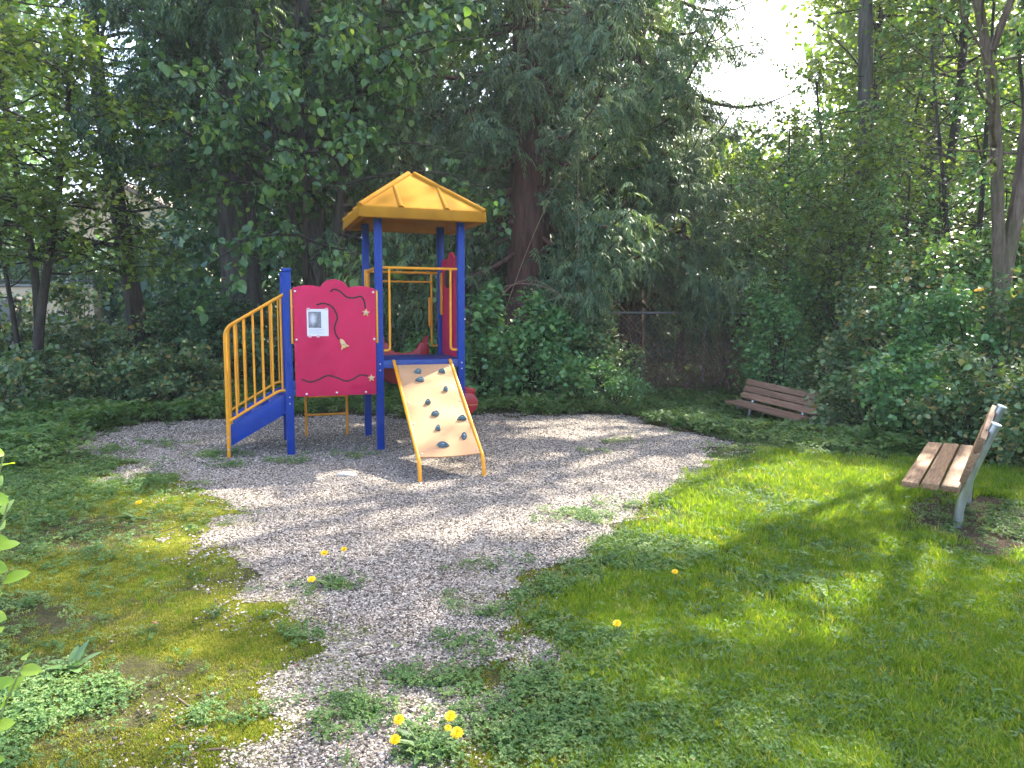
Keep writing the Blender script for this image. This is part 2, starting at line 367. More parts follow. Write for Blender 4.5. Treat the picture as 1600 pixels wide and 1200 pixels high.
# ground, gravel, pebbles
def ground_mat():
    m, nt, b = new_mat('mossy_soil')
    at = nt.nodes.new('ShaderNodeAttribute'); at.attribute_name = 'cover'
    sx = nt.nodes.new('ShaderNodeSeparateColor'); nt.links.new(at.outputs['Color'], sx.inputs[0])
    n1 = noise(nt, 9, 8, .7); n2 = noise(nt, 60, 4, .7); n3 = noise(nt, 1.4, 4, .6)
    soil = ramp(nt, n2, [(.3, (.03, .022, .014)), (.6, (.085, .06, .038)), (.8, (.15, .11, .07))])
    moss = ramp(nt, n1, [(.28, (.06, .085, .012)), (.5, (.15, .165, .018)), (.72, (.24, .22, .03))])
    turf = ramp(nt, n1, [(.3, (.022, .042, .010)), (.55, (.05, .08, .016)), (.75, (.09, .10, .03))])
    def mix(f, a, c):
        q = nt.nodes.new('ShaderNodeMix'); q.data_type = 'RGBA'; nt.links.new(f, q.inputs[0]); nt.links.new(a, q.inputs[6]); nt.links.new(c, q.inputs[7]); return q.outputs[2]
    c = mix(sx.outputs[1], soil, turf); c = mix(sx.outputs[0], c, moss)
    nt.links.new(c, b.inputs['Base Color']); b.inputs['Roughness'].default_value = .95; b.inputs['Specular IOR Level'].default_value = .1
    ad = nt.nodes.new('ShaderNodeMath'); ad.operation = 'ADD'; nt.links.new(n1, ad.inputs[0]); nt.links.new(n2, ad.inputs[1])
    bump(nt, b, ad.outputs[0], 1.0, .02)
    return m
M['ground'] = ground_mat()
def gravel_mat():
    m, nt, b = new_mat('crushed_gravel')
    tc = nt.nodes.new('ShaderNodeTexCoord')
    v = nt.nodes.new('ShaderNodeTexVoronoi'); v.inputs['Scale'].default_value = 85; nt.links.new(tc.outputs['Object'], v.inputs[0])
    sp = nt.nodes.new('ShaderNodeSeparateColor'); nt.links.new(v.outputs['Color'], sp.inputs[0])
    c = ramp(nt, sp.outputs[0], [(0, (.05, .043, .036)), (.35, (.15, .13, .11)), (.7, (.27, .237, .205)), (1, (.46, .41, .35))])
    n = noise(nt, 1.6, 5, .65); n2 = noise(nt, 14, 4, .6)
    dirt = ramp(nt, n2, [(.3, (.07, .055, .035)), (.7, (.16, .13, .08))])
    f = nt.nodes.new('ShaderNodeMapRange'); f.inputs[1].default_value = .52; f.inputs[2].default_value = .72; f.inputs[4].default_value = .75
    nt.links.new(n, f.inputs[0])
    q = nt.nodes.new('ShaderNodeMix'); q.data_type = 'RGBA'; nt.links.new(f.outputs[0], q.inputs[0]); nt.links.new(c, q.inputs[6]); nt.links.new(dirt, q.inputs[7])
    nt.links.new(q.outputs[2], b.inputs['Base Color']); b.inputs['Roughness'].default_value = .9; b.inputs['Specular IOR Level'].default_value = .2
    bump(nt, b, v.outputs['Distance'], .9, -.012)
    return m
M['gravel'] = gravel_mat()
def pebble_mat():
    m, nt, b = new_mat('pebble')
    oi = nt.nodes.new('ShaderNodeObjectInfo')
    c = ramp(nt, oi.outputs['Random'], [(0, (.030, .024, .019)), (.3, (.11, .089, .071)), (.55, (.235, .195, .158)), (.8, (.375, .318, .262)), (.94, (.48, .415, .345)), (1, (.58, .51, .42))])
    nt.links.new(c, b.inputs['Base Color']); b.inputs['Roughness'].default_value = .85; b.inputs['Specular IOR Level'].default_value = .25
    return m
M['pebble'] = pebble_mat()

# ------------------------------------------------------------------ ground
def axis(fine0, fine1, step, lo, hi):
    a = list(np.arange(fine0, fine1+1e-6, step)); s = step; x = a[-1]
    while x < hi: s *= 1.28; x += s; a.append(x)
    s = step; x = a[0]; pre = []
    while x > lo: s *= 1.28; x -= s; pre.append(x)
    return np.array(pre[::-1]+a)
def grid_obj(name, xs, ys, mat, dz=0, keep=None):
    X, Y = np.meshgrid(xs, ys); Z = gz(X, Y)+dz
    V = np.stack([X.ravel(), Y.ravel(), Z.ravel()], 1)
    nx, ny = len(xs), len(ys)
    i = (np.arange(ny-1)[:, None]*nx+np.arange(nx-1)[None, :]).ravel()
    F = np.stack([i, i+1, i+nx+1, i+nx], 1)
    if keep is not None:
        k = keep(X, Y, Z, V).ravel(); F = F[k[F].all(1)]
        used = np.unique(F); mp = np.full(len(V), -1); mp[used] = np.arange(len(used)); V = V[used]; F = mp[F]
    return mesh_from(name, V, F, mat, smooth=True)
def cover(x, y):
    """moss, turf shares of the ground"""
    g = gravel_f(x, y)
    left = sstep(.35, -.5, x + .25*(y-3.5)*0)
    moss = sstep(.38, .6, fbm(x, y, .7, 61))*sstep(.1, -.9, x)*sstep(8.2, 6.2, y)
    moss = np.maximum(moss, .8*sstep(.5, .7, fbm(x, y, .6, 67))*sstep(-.75, -.05, g)*sstep(7.5, 5, y))
    turf = sstep(.15, .7, x+.2*fbm(x, y, .5, 71)-.25*(y-3.5)*0)*sstep(9.5, 7.5, y)
    worn = sstep(.0, .45, np.hypot(((x-3.6)*.68+(y-5.35)*.73)/1.0, (-(x-3.6)*.73+(y-5.35)*.68)/.55)-.75+(vnoise(x, y, .2, 6)-.5)*.5)
    return moss, np.maximum(turf, .35)*worn
ground = grid_obj('ground', axis(-6.5, 6.5, .06, -90, 90), axis(1.0, 12, .06, -25, 120), M['ground'])
co = np.empty(len(ground.data.vertices)*3, np.float32); ground.data.vertices.foreach_get('co', co); co = co.reshape(-1, 3)
mo, tu = cover(co[:, 0], co[:, 1])
ca = ground.data.attributes.new('cover', 'FLOAT_COLOR', 'POINT')
ca.data.foreach_set('color', np.stack([mo, tu, mo*0, mo*0+1], 1).astype(np.float32).ravel())
tag(ground, kind='structure')
gravel = grid_obj('gravel_ground', np.arange(-6.3, 3.6, .03), np.arange(1.1, 11.9, .03), M['gravel'], .006, lambda X, Y, Z, V: gravel_f(X, Y) > 0)
tag(gravel, kind='structure')

# ------------------------------------------------------------------ scattered stuff through geometry nodes
def scatter(name, P, rot, scl, idx, templates, label):
    col = bpy.data.collections.new(name+'_pieces')
    for k, t in enumerate(templates):
        C.objects.unlink(t); t.name = f'{name}_piece_{k:02d}'; col.objects.link(t)
    me = bpy.data.meshes.new(name); me.vertices.add(len(P)); me.vertices.foreach_set('co', np.asarray(P, np.float32).ravel())
    a = me.attributes.new('rot', 'FLOAT_VECTOR', 'POINT'); a.data.foreach_set('vector', np.asarray(rot, np.float32).ravel())
    a = me.attributes.new('scl', 'FLOAT', 'POINT'); a.data.foreach_set('value', np.asarray(scl, np.float32))
    a = me.attributes.new('idx', 'INT', 'POINT'); a.data.foreach_set('value', np.asarray(idx, np.int32))
    o = bpy.data.objects.new(name, me); C.objects.link(o); tag(o, label, kind='stuff')
    ng = bpy.data.node_groups.new(name, 'GeometryNodeTree')
    ng.interface.new_socket('Geometry', in_out='INPUT', socket_type='NodeSocketGeometry'); ng.interface.new_socket('Geometry', in_out='OUTPUT', socket_type='NodeSocketGeometry')
    N = ng.nodes; L = ng.links
    gi = N.new('NodeGroupInput'); go = N.new('NodeGroupOutput'); ip = N.new('GeometryNodeInstanceOnPoints')
    ci = N.new('GeometryNodeCollectionInfo'); ci.inputs['Collection'].default_value = col; ci.inputs['Separate Children'].default_value = True; ci.inputs['Reset Children'].default_value = True
    def named(n, t):
        q = N.new('GeometryNodeInputNamedAttribute'); q.data_type = t; q.inputs['Name'].default_value = n; return q.outputs['Attribute']
    e2r = N.new('FunctionNodeEulerToRotation'); L.new(named('rot', 'FLOAT_VECTOR'), e2r.inputs[0])
    L.new(gi.outputs[0], ip.inputs['Points']); L.new(ci.outputs[0], ip.inputs['Instance'])
    ip.inputs['Pick Instance'].default_value = True
    L.new(named('idx', 'INT'), ip.inputs['Instance Index']); L.new(e2r.outputs[0], ip.inputs['Rotation']); L.new(named('scl', 'FLOAT'), ip.inputs['Scale'])
    L.new(ip.outputs[0], go.inputs[0])
    md = o.modifiers.new('scatter', 'NODES'); md.node_group = ng
    return o
def blade_tuft(n, h, w, spread, mat, lean=.5):
    V, F = [], []
    for _ in range(n):
        a = rng.uniform(0, 2*math.pi); r = spread*math.sqrt(rng.random()); x, y = r*math.cos(a), r*math.sin(a)
        hh = h*rng.uniform(.5, 1.1); az = rng.uniform(0, 2*math.pi); ln = hh*lean*rng.uniform(.2, 1.3)
        dx, dy = math.cos(az), math.sin(az); sx, sy = -dy*w/2, dx*w/2
        k = len(V)
        V += [(x-sx, y-sy, -.004), (x+sx, y+sy, -.004), (x+dx*ln*.35-sx*.8, y+dy*ln*.35-sy*.8, hh*.6), (x+dx*ln*.35+sx*.8, y+dy*ln*.35+sy*.8, hh*.6), (x+dx*ln, y+dy*ln, hh), (x+dx*ln, y+dy*ln, hh)]
        F += [(k, k+1, k+3, k+2), (k+2, k+3, k+5, k+4)]
    me = bpy.data.meshes.new('tuft'); me.from_pydata(V, [], F); me.materials.append(mat)
    o = bpy.data.objects.new('tuft', me); C.objects.link(o); return o
def leaf_geo(p, d, n, L, W, six=False, fold=.12, droop=.1):
    """arrays: p base, d tip direction, n leaf normal; returns verts and quads"""
    s = np.cross(d, n); s /= np.linalg.norm(s, axis=1, keepdims=True)+1e-9; n = np.cross(s, d)
    L = L[:, None]; W = W[:, None]; N_ = len(p)
    if six:
        V = np.stack([p, p+d*L*.18+s*W*.40+n*W*fold, p+d*L*.55+s*W*.46+n*(W*fold-L*droop*.3), p+d*L-n*L*droop, p+d*L*.55-s*W*.46+n*(W*fold-L*droop*.3), p+d*L*.18-s*W*.40+n*W*fold], 1).reshape(-1, 3)
        i = np.arange(N_)[:, None]*6
        F = np.stack([i+np.array([[0, 1, 2, 3]]), i+np.array([[0, 3, 4, 5]])], 1).reshape(-1, 4); return V, F, 2
    V = np.stack([p, p+d*L*.42+s*W*.5+n*W*fold, p+d*L-n*L*droop, p+d*L*.42-s*W*.5+n*W*fold], 1).reshape(-1, 3)
    F = np.arange(N_*4).reshape(-1, 4); return V, F, 1
def rand_dirs(n, el_mean, el_sd, r=rng):
    az = r.uniform(0, 2*np.pi, n); el = np.clip(r.normal(el_mean, el_sd, n), -1.5, 1.5)
    return np.stack([np.cos(el)*np.cos(az), np.cos(el)*np.sin(az), np.sin(el)], 1)
def up_normals(n, sd=.55, r=rng):
    v = r.normal(0, sd, (n, 3)); v[:, 2] += 1; return v/np.linalg.norm(v, axis=1, keepdims=True)
def clover_tuft(n, h, size, spread, mat, lob=3):
    P = []; D = []; Nn = []
    V0 = []; F0 = []
    for _ in range(n):
        a = rng.uniform(0, 2*math.pi); r = spread*math.sqrt(rng.random()); hh = h*rng.uniform(.35, 1.1)
        c = np.array([r*math.cos(a), r*math.sin(a), hh]); t0 = rng.uniform(0, 6.28); tl = rng.normal(0, .35, 2)
        for k in range(lob):
            t = t0+k*2*math.pi/lob; P.append(c); D.append((math.cos(t), math.sin(t), tl[0]*math.cos(t)+tl[1]*math.sin(t)-.1)); Nn.append((tl[0]*-.8, tl[1]*-.8, 1))
    P = np.array(P); D = np.array(D); D /= np.linalg.norm(D, axis=1, keepdims=True); Nn = np.array(Nn)
    L = size*rng.uniform(.7, 1.2, len(P))
    V, F, _ = leaf_geo(P, D, Nn, L, L*.85, False, .12, .1)
    me = bpy.data.meshes.new('clover'); me.from_pydata(V.tolist(), [], F.tolist()); me.materials.append(mat)
    o = bpy.data.objects.new('clover', me); C.objects.link(o); return o
def pebble_obj(k):
    r = np.random.default_rng(900+k); m = MB(); bmesh.ops.create_icosphere(m.bm, subdivisions=1, radius=1)
    for v in m.bm.verts:
        v.co *= r.uniform(.7, 1.15); v.co.z *= .62; v.co.x *= 1.2
    return m.build('pebble', M['pebble'], smooth=False)
def sample(n, x0, x1, y0, y1, dens):
    """random points in the box, nearer ones denser, kept with probability dens(x, y)"""
    u_ = rng.random(n); y = y0*(y1/y0)**u_ if y0 > 0 else rng.uniform(y0, y1, n)
    x = rng.uniform(0, 1, n); w0 = np.maximum(x0, -.80*y-.5); w1 = np.minimum(x1, .80*y+.5)
    x = w0+x*(w1-w0)
    k = rng.random(n) < dens(x, y); return x[k], y[k]
STANDS = [(-1.5, 8.03)]

# pebbles
x, y = sample(400000, -6, 3.4, 1.9, 11.9, lambda x, y: np.maximum(sstep(-.08, .10, gravel_f(x, y)), .4*sstep(-.55, .02, gravel_f(x, y))*sstep(.38, .6, vnoise(x, y, .25, 14)))*(.35+.65*sstep(.68, .45, fbm(x+9, y*1.5, .9, 45))))
P = np.stack([x, y, gz(x, y)+.008], 1); n = len(P)
scatter('gravel_pebbles', P, np.stack([rng.uniform(-.5, .5, n), rng.uniform(-.5, .5, n), rng.uniform(0, 6.28, n)], 1), rng.uniform(.0021, .0050, n)*(1+.11*y)*(1+.9*rng.random(n)**10), rng.integers(0, 5, n), [pebble_obj(k) for k in range(5)], 'small pale and dark crushed stones covering the play area')
# lawn grass on the right, thinner to the left
def lawn_d(x, y):
    g = gravel_f(x, y); e = sdf(x, y, [(-.1, 1), (.2, 3.6), (1.2, 5.5), (2.0, 6.9), (2.9, 7.9), (4.2, 7.6), (7, 6.5), (7, 1)])
    return np.clip(np.maximum(sstep(-.35, .5, e+(fbm(x, y, .6, 81)-.5)*.9), .16*(x < -.3)*sstep(.42, .6, fbm(x, y, .5, 85))*sstep(7.5, 6, y)), 0, 1)*(.35+.65*sstep(.3, .55, fbm(x, y, .45, 83)))*sstep(.30, -.12, g)*sstep(.0, .35, np.hypot(((x-3.6)*.68+(y-5.35)*.73)/1.0, (-(x-3.6)*.73+(y-5.35)*.68)/.55)-.75+(vnoise(x, y, .2, 6)-.5)*.5)
x, y = sample(150000, -4.5, 7, 1.7, 9, lawn_d)
P = np.stack([x, y, gz(x, y)], 1); n = len(P); rt = np.zeros((n, 3)); rt[:, 2] = rng.uniform(0, 6.28, n); rt[:, :2] = rng.normal(0, .12, (n, 2))
scatter('lawn_grass', P, rt, rng.uniform(.6, 1.2, n)*(1+.45*sstep(4.6, 6.2, y))*(.5+.5*sstep(-.4, .6, x))*(.65+.6*fbm(x, y, .5, 88)), rng.integers(0, 6, n), [blade_tuft(11, .055, .0042, .04, M['grass'], .8) for _ in range(6)], 'short uneven lawn grass beside the gravel')
# moss and short turf on the left
def moss_d(x, y):
    m_, t_ = cover(x, y); g_ = gravel_f(x, y); return np.clip(np.maximum(m_*1.1+.12*(x < .2), .55*np.exp(-(g_/.17)**2)), 0, 1)*sstep(.42, -.05, g_)*sstep(8.6, 7, y)
x, y = sample(60000, -5, 1.2, 1.7, 8.6, moss_d)
P = np.stack([x, y, gz(x, y)], 1); n = len(P); rt = np.zeros((n, 3)); rt[:, 2] = rng.uniform(0, 6.28, n)
scatter('moss_tufts', P, rt, rng.uniform(.6, 1.4, n), rng.integers(0, 4, n), [blade_tuft(18, .011, .0036, .03, M['moss'], .9) for _ in range(4)], 'yellow green moss spreading over the ground beside the gravel')
# clover and small weeds
WEEDS = [(-.62, 2.72, .17), (-.40, 2.92, .14), (-1.0, 3.35, .13), (-.2, 3.25, .13), (-.05, 3.6, .13), (.15, 2.85, .2), (-1.05, 3.98, .16), (.55, 5.35, .28), (.85, 5.6, .25), (-3.2, 7.6, .3), (-4.1, 8.2, .35), (-4.4, 7.8, .3), (-2.3, 7.4, .25), (-1.7, 7.6, .22), (-2.9, 7.1, .2), (-.3, 2.47, .13), (1.3, 8.6, .25), (.9, 7.9, .2)]
def clover_d(x, y):
    d = .12+.70*sstep(.52, .66, fbm(x, y, .9, 91))
    d = d*np.where(x > .0, 1, np.maximum(.12, sstep(-1.5, -2.5, x+.12*(y-3)+(fbm(x, y, .7, 19)-.5)*1.6)))
    back = np.maximum(sstep(7.6, 9.2, y)*0+sstep(-2.9, -3.9, x+.0*y)*sstep(4, 5.2, y)*.9, sstep(2.6, 3.2, x)*sstep(7.4, 8.4, y))
    d = np.maximum(d, back)
    gg = gravel_f(x, y); d = d*sstep(.08, -.12, gg); d = np.maximum(d, .5*sstep(.5, .0, gg)*sstep(.62, .74, fbm(x, y, .45, 77)))
    for wx, wy, wr in WEEDS: d = np.maximum(d, .8*sstep(1.5, .1, np.hypot(x-wx, (y-wy)*1.2)/wr+(vnoise(x, y, .09, 5)-.5)*1.1)**1.6)
    return d
x, y = sample(60000, -8, 8, 1.7, 9.8, clover_d)
P = np.stack([x, y, gz(x, y)], 1); n = len(P); rt = np.zeros((n, 3)); rt[:, 2] = rng.uniform(0, 6.28, n); rt[:, :2] = rng.normal(0, .1, (n, 2))
scatter('clover_weeds', P, rt, rng.uniform(.5, 1.25, n)*(.75+.07*y), rng.integers(0, 6, n), [clover_tuft(12, .04, .0125, .05, M['clover']) for _ in range(6)], 'low clover and buttercup leaves growing in the lawn and gravel edge')
# taller ground cover round the rim of the gravel
def cover_d(x, y):
    g = gravel_f(x, y)
    d = sstep(.10+.3*(vnoise(x, y, .5, 3)-.5), -.45, g)*np.maximum(sstep(8.6, 9.8, y), sstep(-4.2, -5.2, x)*sstep(6.6, 8.2, y))
    d = np.maximum(d, .9*sstep(2.9, 3.6, x)*sstep(7.6, 8.6, y)*(g < 0))
    return d*(.3+.7*sstep(.3, .55, fbm(x, y, .8, 97)))
x, y = sample(46000, -13, 11, 6.5, 19, cover_d)
P = np.stack([x, y, gz(x, y)], 1); n = len(P); rt = np.zeros((n, 3)); rt[:, 2] = rng.uniform(0, 6.28, n); rt[:, :2] = rng.normal(0, .15, (n, 2))
scatter('ground_cover', P, rt, rng.uniform(.4, 1.2, n)*(.35+1.5*fbm(x, y, .9, 99)), rng.integers(0, 6, n), [clover_tuft(16, .17, .042, .12, M['clover']) for _ in range(6)], 'leafy knee low ground cover between the gravel and the shrubs')

def litter_bit(k):
    r = np.random.default_rng(950+k); w = .3+.25*r.random(); V = [(-.5, 0, 0), (-.1, w*.5, .12), (.5, 0, .05), (-.05, -w*.5, .15)]
    me = bpy.data.meshes.new('bit'); me.from_pydata(V, [], [(0, 1, 2, 3)]); me.materials.append(M['litter']); o = bpy.data.objects.new('bit', me); C.objects.link(o); return o
m_, nt__, b__ = new_mat('leaf_litter'); oi_ = nt__.nodes.new('ShaderNodeObjectInfo')
nt__.links.new(ramp(nt__, oi_.outputs['Random'], [(0, (.05, .028, .018)), (.5, (.14, .075, .04)), (.85, (.26, .17, .08)), (1, (.34, .27, .12))]), b__.inputs['Base Color']); b__.inputs['Roughness'].default_value = .8; M['litter'] = m_
x, y = sample(9000, -6, 6, 1.9, 12, lambda x, y: .12+.55*sstep(6.5, 10, y)*sstep(.4, .65, fbm(x, y, .8, 15))+.2*sstep(.55, .7, fbm(x, y, .5, 16)))
P = np.stack([x, y, gz(x, y)+.016], 1); n = len(P)
scatter('leaf_litter', P, np.stack([rng.normal(0, .3, n), rng.normal(0, .3, n), rng.uniform(0, 6.28, n)], 1), rng.uniform(.010, .030, n)*(.8+.06*y), rng.integers(0, 4, n), [litter_bit(k) for k in range(4)], 'brown leaf bits and cone scales strewn over gravel and grass')

# ------------------------------------------------------------------ the playground structure
YAW = .3453; P1 = (-1.498, 8.033)
play = empty('playground_structure', (P1[0], P1[1], 0), YAW, 'small playground with yellow hip roof, blue posts, crimson panel and beige climbing wall', 'playground')
W_, PW = .95, .041
def post(a, d, z1):
    o = MB().box(a-PW, a+PW, d-PW, d+PW, -.12, z1).build('post', M['blue'], play, .006)
    return o
for a, d in ((0, 0), (W_, 0), (0, W_), (W_, W_)): post(a, d, 2.64)
for a, d in ((-.98, 0), (-.98, W_)):
    o = post(a, d, 2.0); MB().box(a-PW-.005, a+PW+.005, d-PW-.005, d+PW+.005, 1.985, 2.025).build('cap', M['blue'], o, .006)
def bolt(p, ax, parent, r=.012, mat=None):
    m = MB(); v = Vector(ax).normalized(); p = Vector(p); m.tube([p, p+v*.006, p+v*.010], [r, r, r*.55], 10)
    return m.build('bolt', mat or M['steel'], parent)
for a, d in ((0, 0), (W_, 0), (-.98, 0)):
    for z in (.93, 1.0): bolt((a-.0, d-PW-.001, z-.02 if a >= 0 else z-.36), (0, -1, 0), play, .009)
# roof
def roof():
    cx = cy_ = W_/2; h = .72; z0, z1, za = 2.575, 2.70, 3.185
    m = MB(); bm = m.bm
    def ring(hh, z): return [bm.verts.new((cx+sx*hh, cy_+sy*hh, z)) for sx, sy in ((-1, -1), (1, -1), (1, 1), (-1, 1))]
    o0 = ring(h, z0); o1 = ring(h-.012, z1); ap = ring(.03, za)
    i0 = ring(h-.09, z0+.004); i1 = ring(h-.12, z1-.02); ip = ring(.02, za-.06)
    def wall(a, b):
        for k in range(4): bm.faces.new((a[k], a[(k+1) % 4], b[(k+1) % 4], b[k]))
    wall(o0, o1); wall(o1, ap); bm.faces.new(ap); wall(i0, o0); wall(i1, i0); wall(ip, i1); bm.faces.new(ip[::-1])
    r = m.build('roof', M['roof'], play, .016, 3)
    # raised ribs: hips and two per face
    hh = h-.012
    def onface(k, s, t):          # s along the eave -1..1, t up the slope 0..1
        q = {0: (s, -1), 1: (1, s), 2: (-s, 1), 3: (-1, -s)}[k]
        rr = hh*(1-t)+.03*t
        ss = s*hh if abs(s)*hh < rr else math.copysign(rr, s)
        x = {0: ss, 1: rr, 2: -ss, 3: -rr}[k]; y_ = {0: -rr, 1: ss, 2: rr, 3: -ss}[k]
        return Vector((cx+x, cy_+y_, z1+(za-z1)*t))
    for sx, sy in ((-1, -1), (1, -1), (1, 1), (-1, 1)):
        a = Vector((cx+sx*(hh-.01), cy_+sy*(hh-.01), z1-.004)); b = Vector((cx+sx*.03, cy_+sy*.03, za-.004))
        MB().tube([a, b], [.034, .034], 10).build('hip_rib', M['roof'], r)
    for k in range(4):
        for s in (-.36, .36):
            t1 = 1-.52
            a = onface(k, s*1.0, .0); b = onface(k, s, t1+.12)
            n_ = Vector({0: (0, -1, 0), 1: (1, 0, 0), 2: (0, 1, 0), 3: (-1, 0, 0)}[k])*.5+Vector((0, 0, .86))
            MB().tube([a-n_*.012, b-n_*.012], [.034, .026], 10).build('face_rib', M['roof'], r)
    return r
roof()
# decks
dk = MB().box(PW, W_-PW, -PW+.004, W_+PW-.004, .93, 1.02).box(-PW+.004, PW, PW, W_-PW, .93, 1.02).box(W_-PW, W_+PW-.004, PW, W_-PW, .93, 1.02).build('deck', M['blue_deck'], play, .006)
MB().box(-.98+PW, -PW, -PW+.004, W_+PW-.004, .66, .72).build('deck', M['blue_deck'], play, .006)
MB().box(-.03, .01, PW, W_-PW, .722, .928).build('riser', M['blue_deck'], play, .004)
# crimson front panel
def arcp(x0, z0, x1, z1, h, n=8):
    return [(x0+(x1-x0)*t, z0+(z1-z0)*t+h*4*t*(1-t)) for t in [k/n for k in range(1, n)]]
outline = [(-.915, .645), (-.05, .645), (-.045, 1.815)] + arcp(-.045, 1.815, -.345, 1.828, .026) + [(-.345, 1.828)] + [(-.49+.15*math.cos(t), 1.80+.115*math.sin(t)) for t in np.linspace(.25, math.pi-.25, 11)] + [(-.635, 1.828)] + arcp(-.635, 1.828, -.925, 1.815, .026) + [(-.925, 1.815)]
def make_panel(fn, flip, name):
    p = MB().prism(outline, fn, -.010, .010).build(name, M['crimson'], play, .006)
    return p
pf = lambda a, b, t: (a, -.056+t, b)
panel = make_panel(pf, 1, 'play_panel'); panel['label'] = 'crimson panel with scalloped top and carved play grooves'
def groove(pts, name='groove'):
    # smooth catmull-rom
    P_ = [np.array(p) for p in pts]; P_ = [2*P_[0]-P_[1]]+P_+[2*P_[-1]-P_[-2]]; out = []
    for i in range(1, len(P_)-2):
        for t in np.linspace(0, 1, 8, endpoint=False):
            p0, p1, p2, p3 = P_[i-1:i+3]
            out.append(.5*(2*p1+(p2-p0)*t+(2*p0-5*p1+4*p2-p3)*t*t+(3*p1-p0-3*p2+p3)*t**3))
    out.append(P_[-2])
    m = MB(); w = .0085; L_ = []; Rr = []
    for i, p in enumerate(out):
        d = out[min(i+1, len(out)-1)]-out[max(i-1, 0)]; d = d/np.linalg.norm(d); nn = np.array([-d[1], d[0]])*w
        L_.append(p+nn); Rr.append(p-nn)
    bm = m.bm
    lo = [bm.verts.new((q[0], -.0672, q[1])) for q in L_]; ro_ = [bm.verts.new((q[0], -.0672, q[1])) for q in Rr]
    lb = [bm.verts.new((q[0], -.0640, q[1])) for q in L_]; rb = [bm.verts.new((q[0], -.0640, q[1])) for q in Rr]
    for i in range(len(out)-1):
        bm.faces.new((lo[i], lo[i+1], ro_[i+1], ro_[i])); bm.faces.new((lb[i], lb[i+1], lo[i+1], lo[i])); bm.faces.new((ro_[i], ro_[i+1], rb[i+1], rb[i]))
    return m.build(name, M['groove'], panel)
groove([(-.532, 1.78), (-.49, 1.808), (-.43, 1.785), (-.357, 1.725), (-.28, 1.718), (-.207, 1.733), (-.17, 1.68), (-.157, 1.60)])
groove([(-.681, 1.638), (-.597, 1.654), (-.51, 1.61), (-.464, 1.51), (-.485, 1.43), (-.495, 1.382), (-.48, 1.31), (-.445, 1.26)])
groove([(-.853, .835), (-.762, .803), (-.67, .83), (-.58, .868), (-.48, .842), (-.386, .803), (-.30, .825), (-.221, .865), (-.139, .851)])
def star(c, r, rot):
    pts = [(c[0]+(r if k % 2 == 0 else r*.45)*math.sin(rot+k*math.pi/5), c[1]+(r if k % 2 == 0 else r*.45)*math.cos(rot+k*math.pi/5)) for k in range(10)][::-1]
    s = MB().prism(pts, lambda a, b, t: (a, t, b), -.079, -.0665).build('star', M['pale'], panel, .002)
star((-.154, 1.555), .046, .1); star((-.104, .829), .044, -.05)
rk = [(-.008, .062), (.012, .050), (.024, .020), (.026, -.018), (.052, -.05), (.030, -.052), (.015, -.040), (-.0, -.055), (-.016, -.040), (-.030, -.052), (-.052, -.05), (-.026, -.018), (-.026, .020), (-.016, .052)]
ca_, sa_ = math.cos(.42), math.sin(.42)
MB().prism([(-.405+a*ca_-b*sa_, 1.215+a*sa_+b*ca_) for a, b in rk][::-1], lambda a, b, t: (a, t, b), -.079, -.0665).build('rocket', M['pale'], panel, .002)
for a, z in ((-.154, 1.555), (-.104, .829), (-.405, 1.215)): bolt((a, -.079, z), (0, -1, 0), play, .012, M['galv'])
for a, z in ((-.805, .67), (-.484, .676), (-.166, .672), (-.90, 1.78), (-.072, 1.78), (-.897, 1.262), (-.066, 1.262)): bolt((a, -.0665, z), (0, -1, 0), play, .013)
for a in (-.94, -.030): MB().box(a-.010, a+.010, -.066, -.034, 1.22, 1.80).build('bracket', M['yellow'], play, .003)
# right side panel, seen on edge, and its brackets
sp = MB().prism([(W_/2+.02-(-.49-a), b*1.0+.38 if b > 1.7 else b+.38) for a, b in outline], lambda a, b, t: (W_+.02+t, a, b), -.012, .012).build('side_panel', M['crimson'], play, .006)
for d in (.07, W_-.07): MB().box(W_-.02, W_+.005, d-.032, d+.032, 1.53, 2.06).build('bracket', M['yellow'], play, .004)
wl_ = MB(); wl_.tube([(W_-.035, .50, 1.98), (W_+.006, .50, 1.98)], .12, 28); wl_.build('wheel', M['groove'], sp, .006)
MB().tube([(W_-.02, .38, 1.15), (W_-.02, .38, 2.0)], .012, 8).build('trim_bar', M['crimson'], sp)
# guard rails and arches
TR = .0155
def arch(fn, w, name='guard_rail'):
    g = MB().tube([fn(PW-.005, 2.06), fn(w-PW+.005, 2.06)], TR, 12).build(name, M['yellow'], play)
    for s in (0, 1):
        q = lambda a: a if s == 0 else w-a
        MB().tube(fillet([fn(q(.12), 2.06), fn(q(.12), 1.13), fn(q(PW-.005), 1.13)], .07), TR*.9, 10).build('handle_bar', M['yellow'], g)
    return g
arch(lambda a, z: (a, 0, z), W_)
g2 = arch(lambda a, z: (a, W_, z), W_)
MB().tube([(.12, W_, 1.945), (W_-.12, W_, 1.945)], TR*.8, 10).build('cross_bar', M['yellow'], g2)
MB().box(W_-.16, W_-.13, W_-.02, W_+.02, 1.38, 1.75).build('bracket', M['yellow'], g2, .004)
arch(lambda a, z: (0, a, z), W_)
MB().box(-.03, .03, W_-.10, W_-.05, 1.6, 2.08).build('bracket', M['yellow'], play, .004)
# back guard of the low deck
bg_ = MB().tube([(-.94, W_, 1.62), (-.04, W_, 1.62)], TR, 10).build('guard_rail', M['yellow'], play)
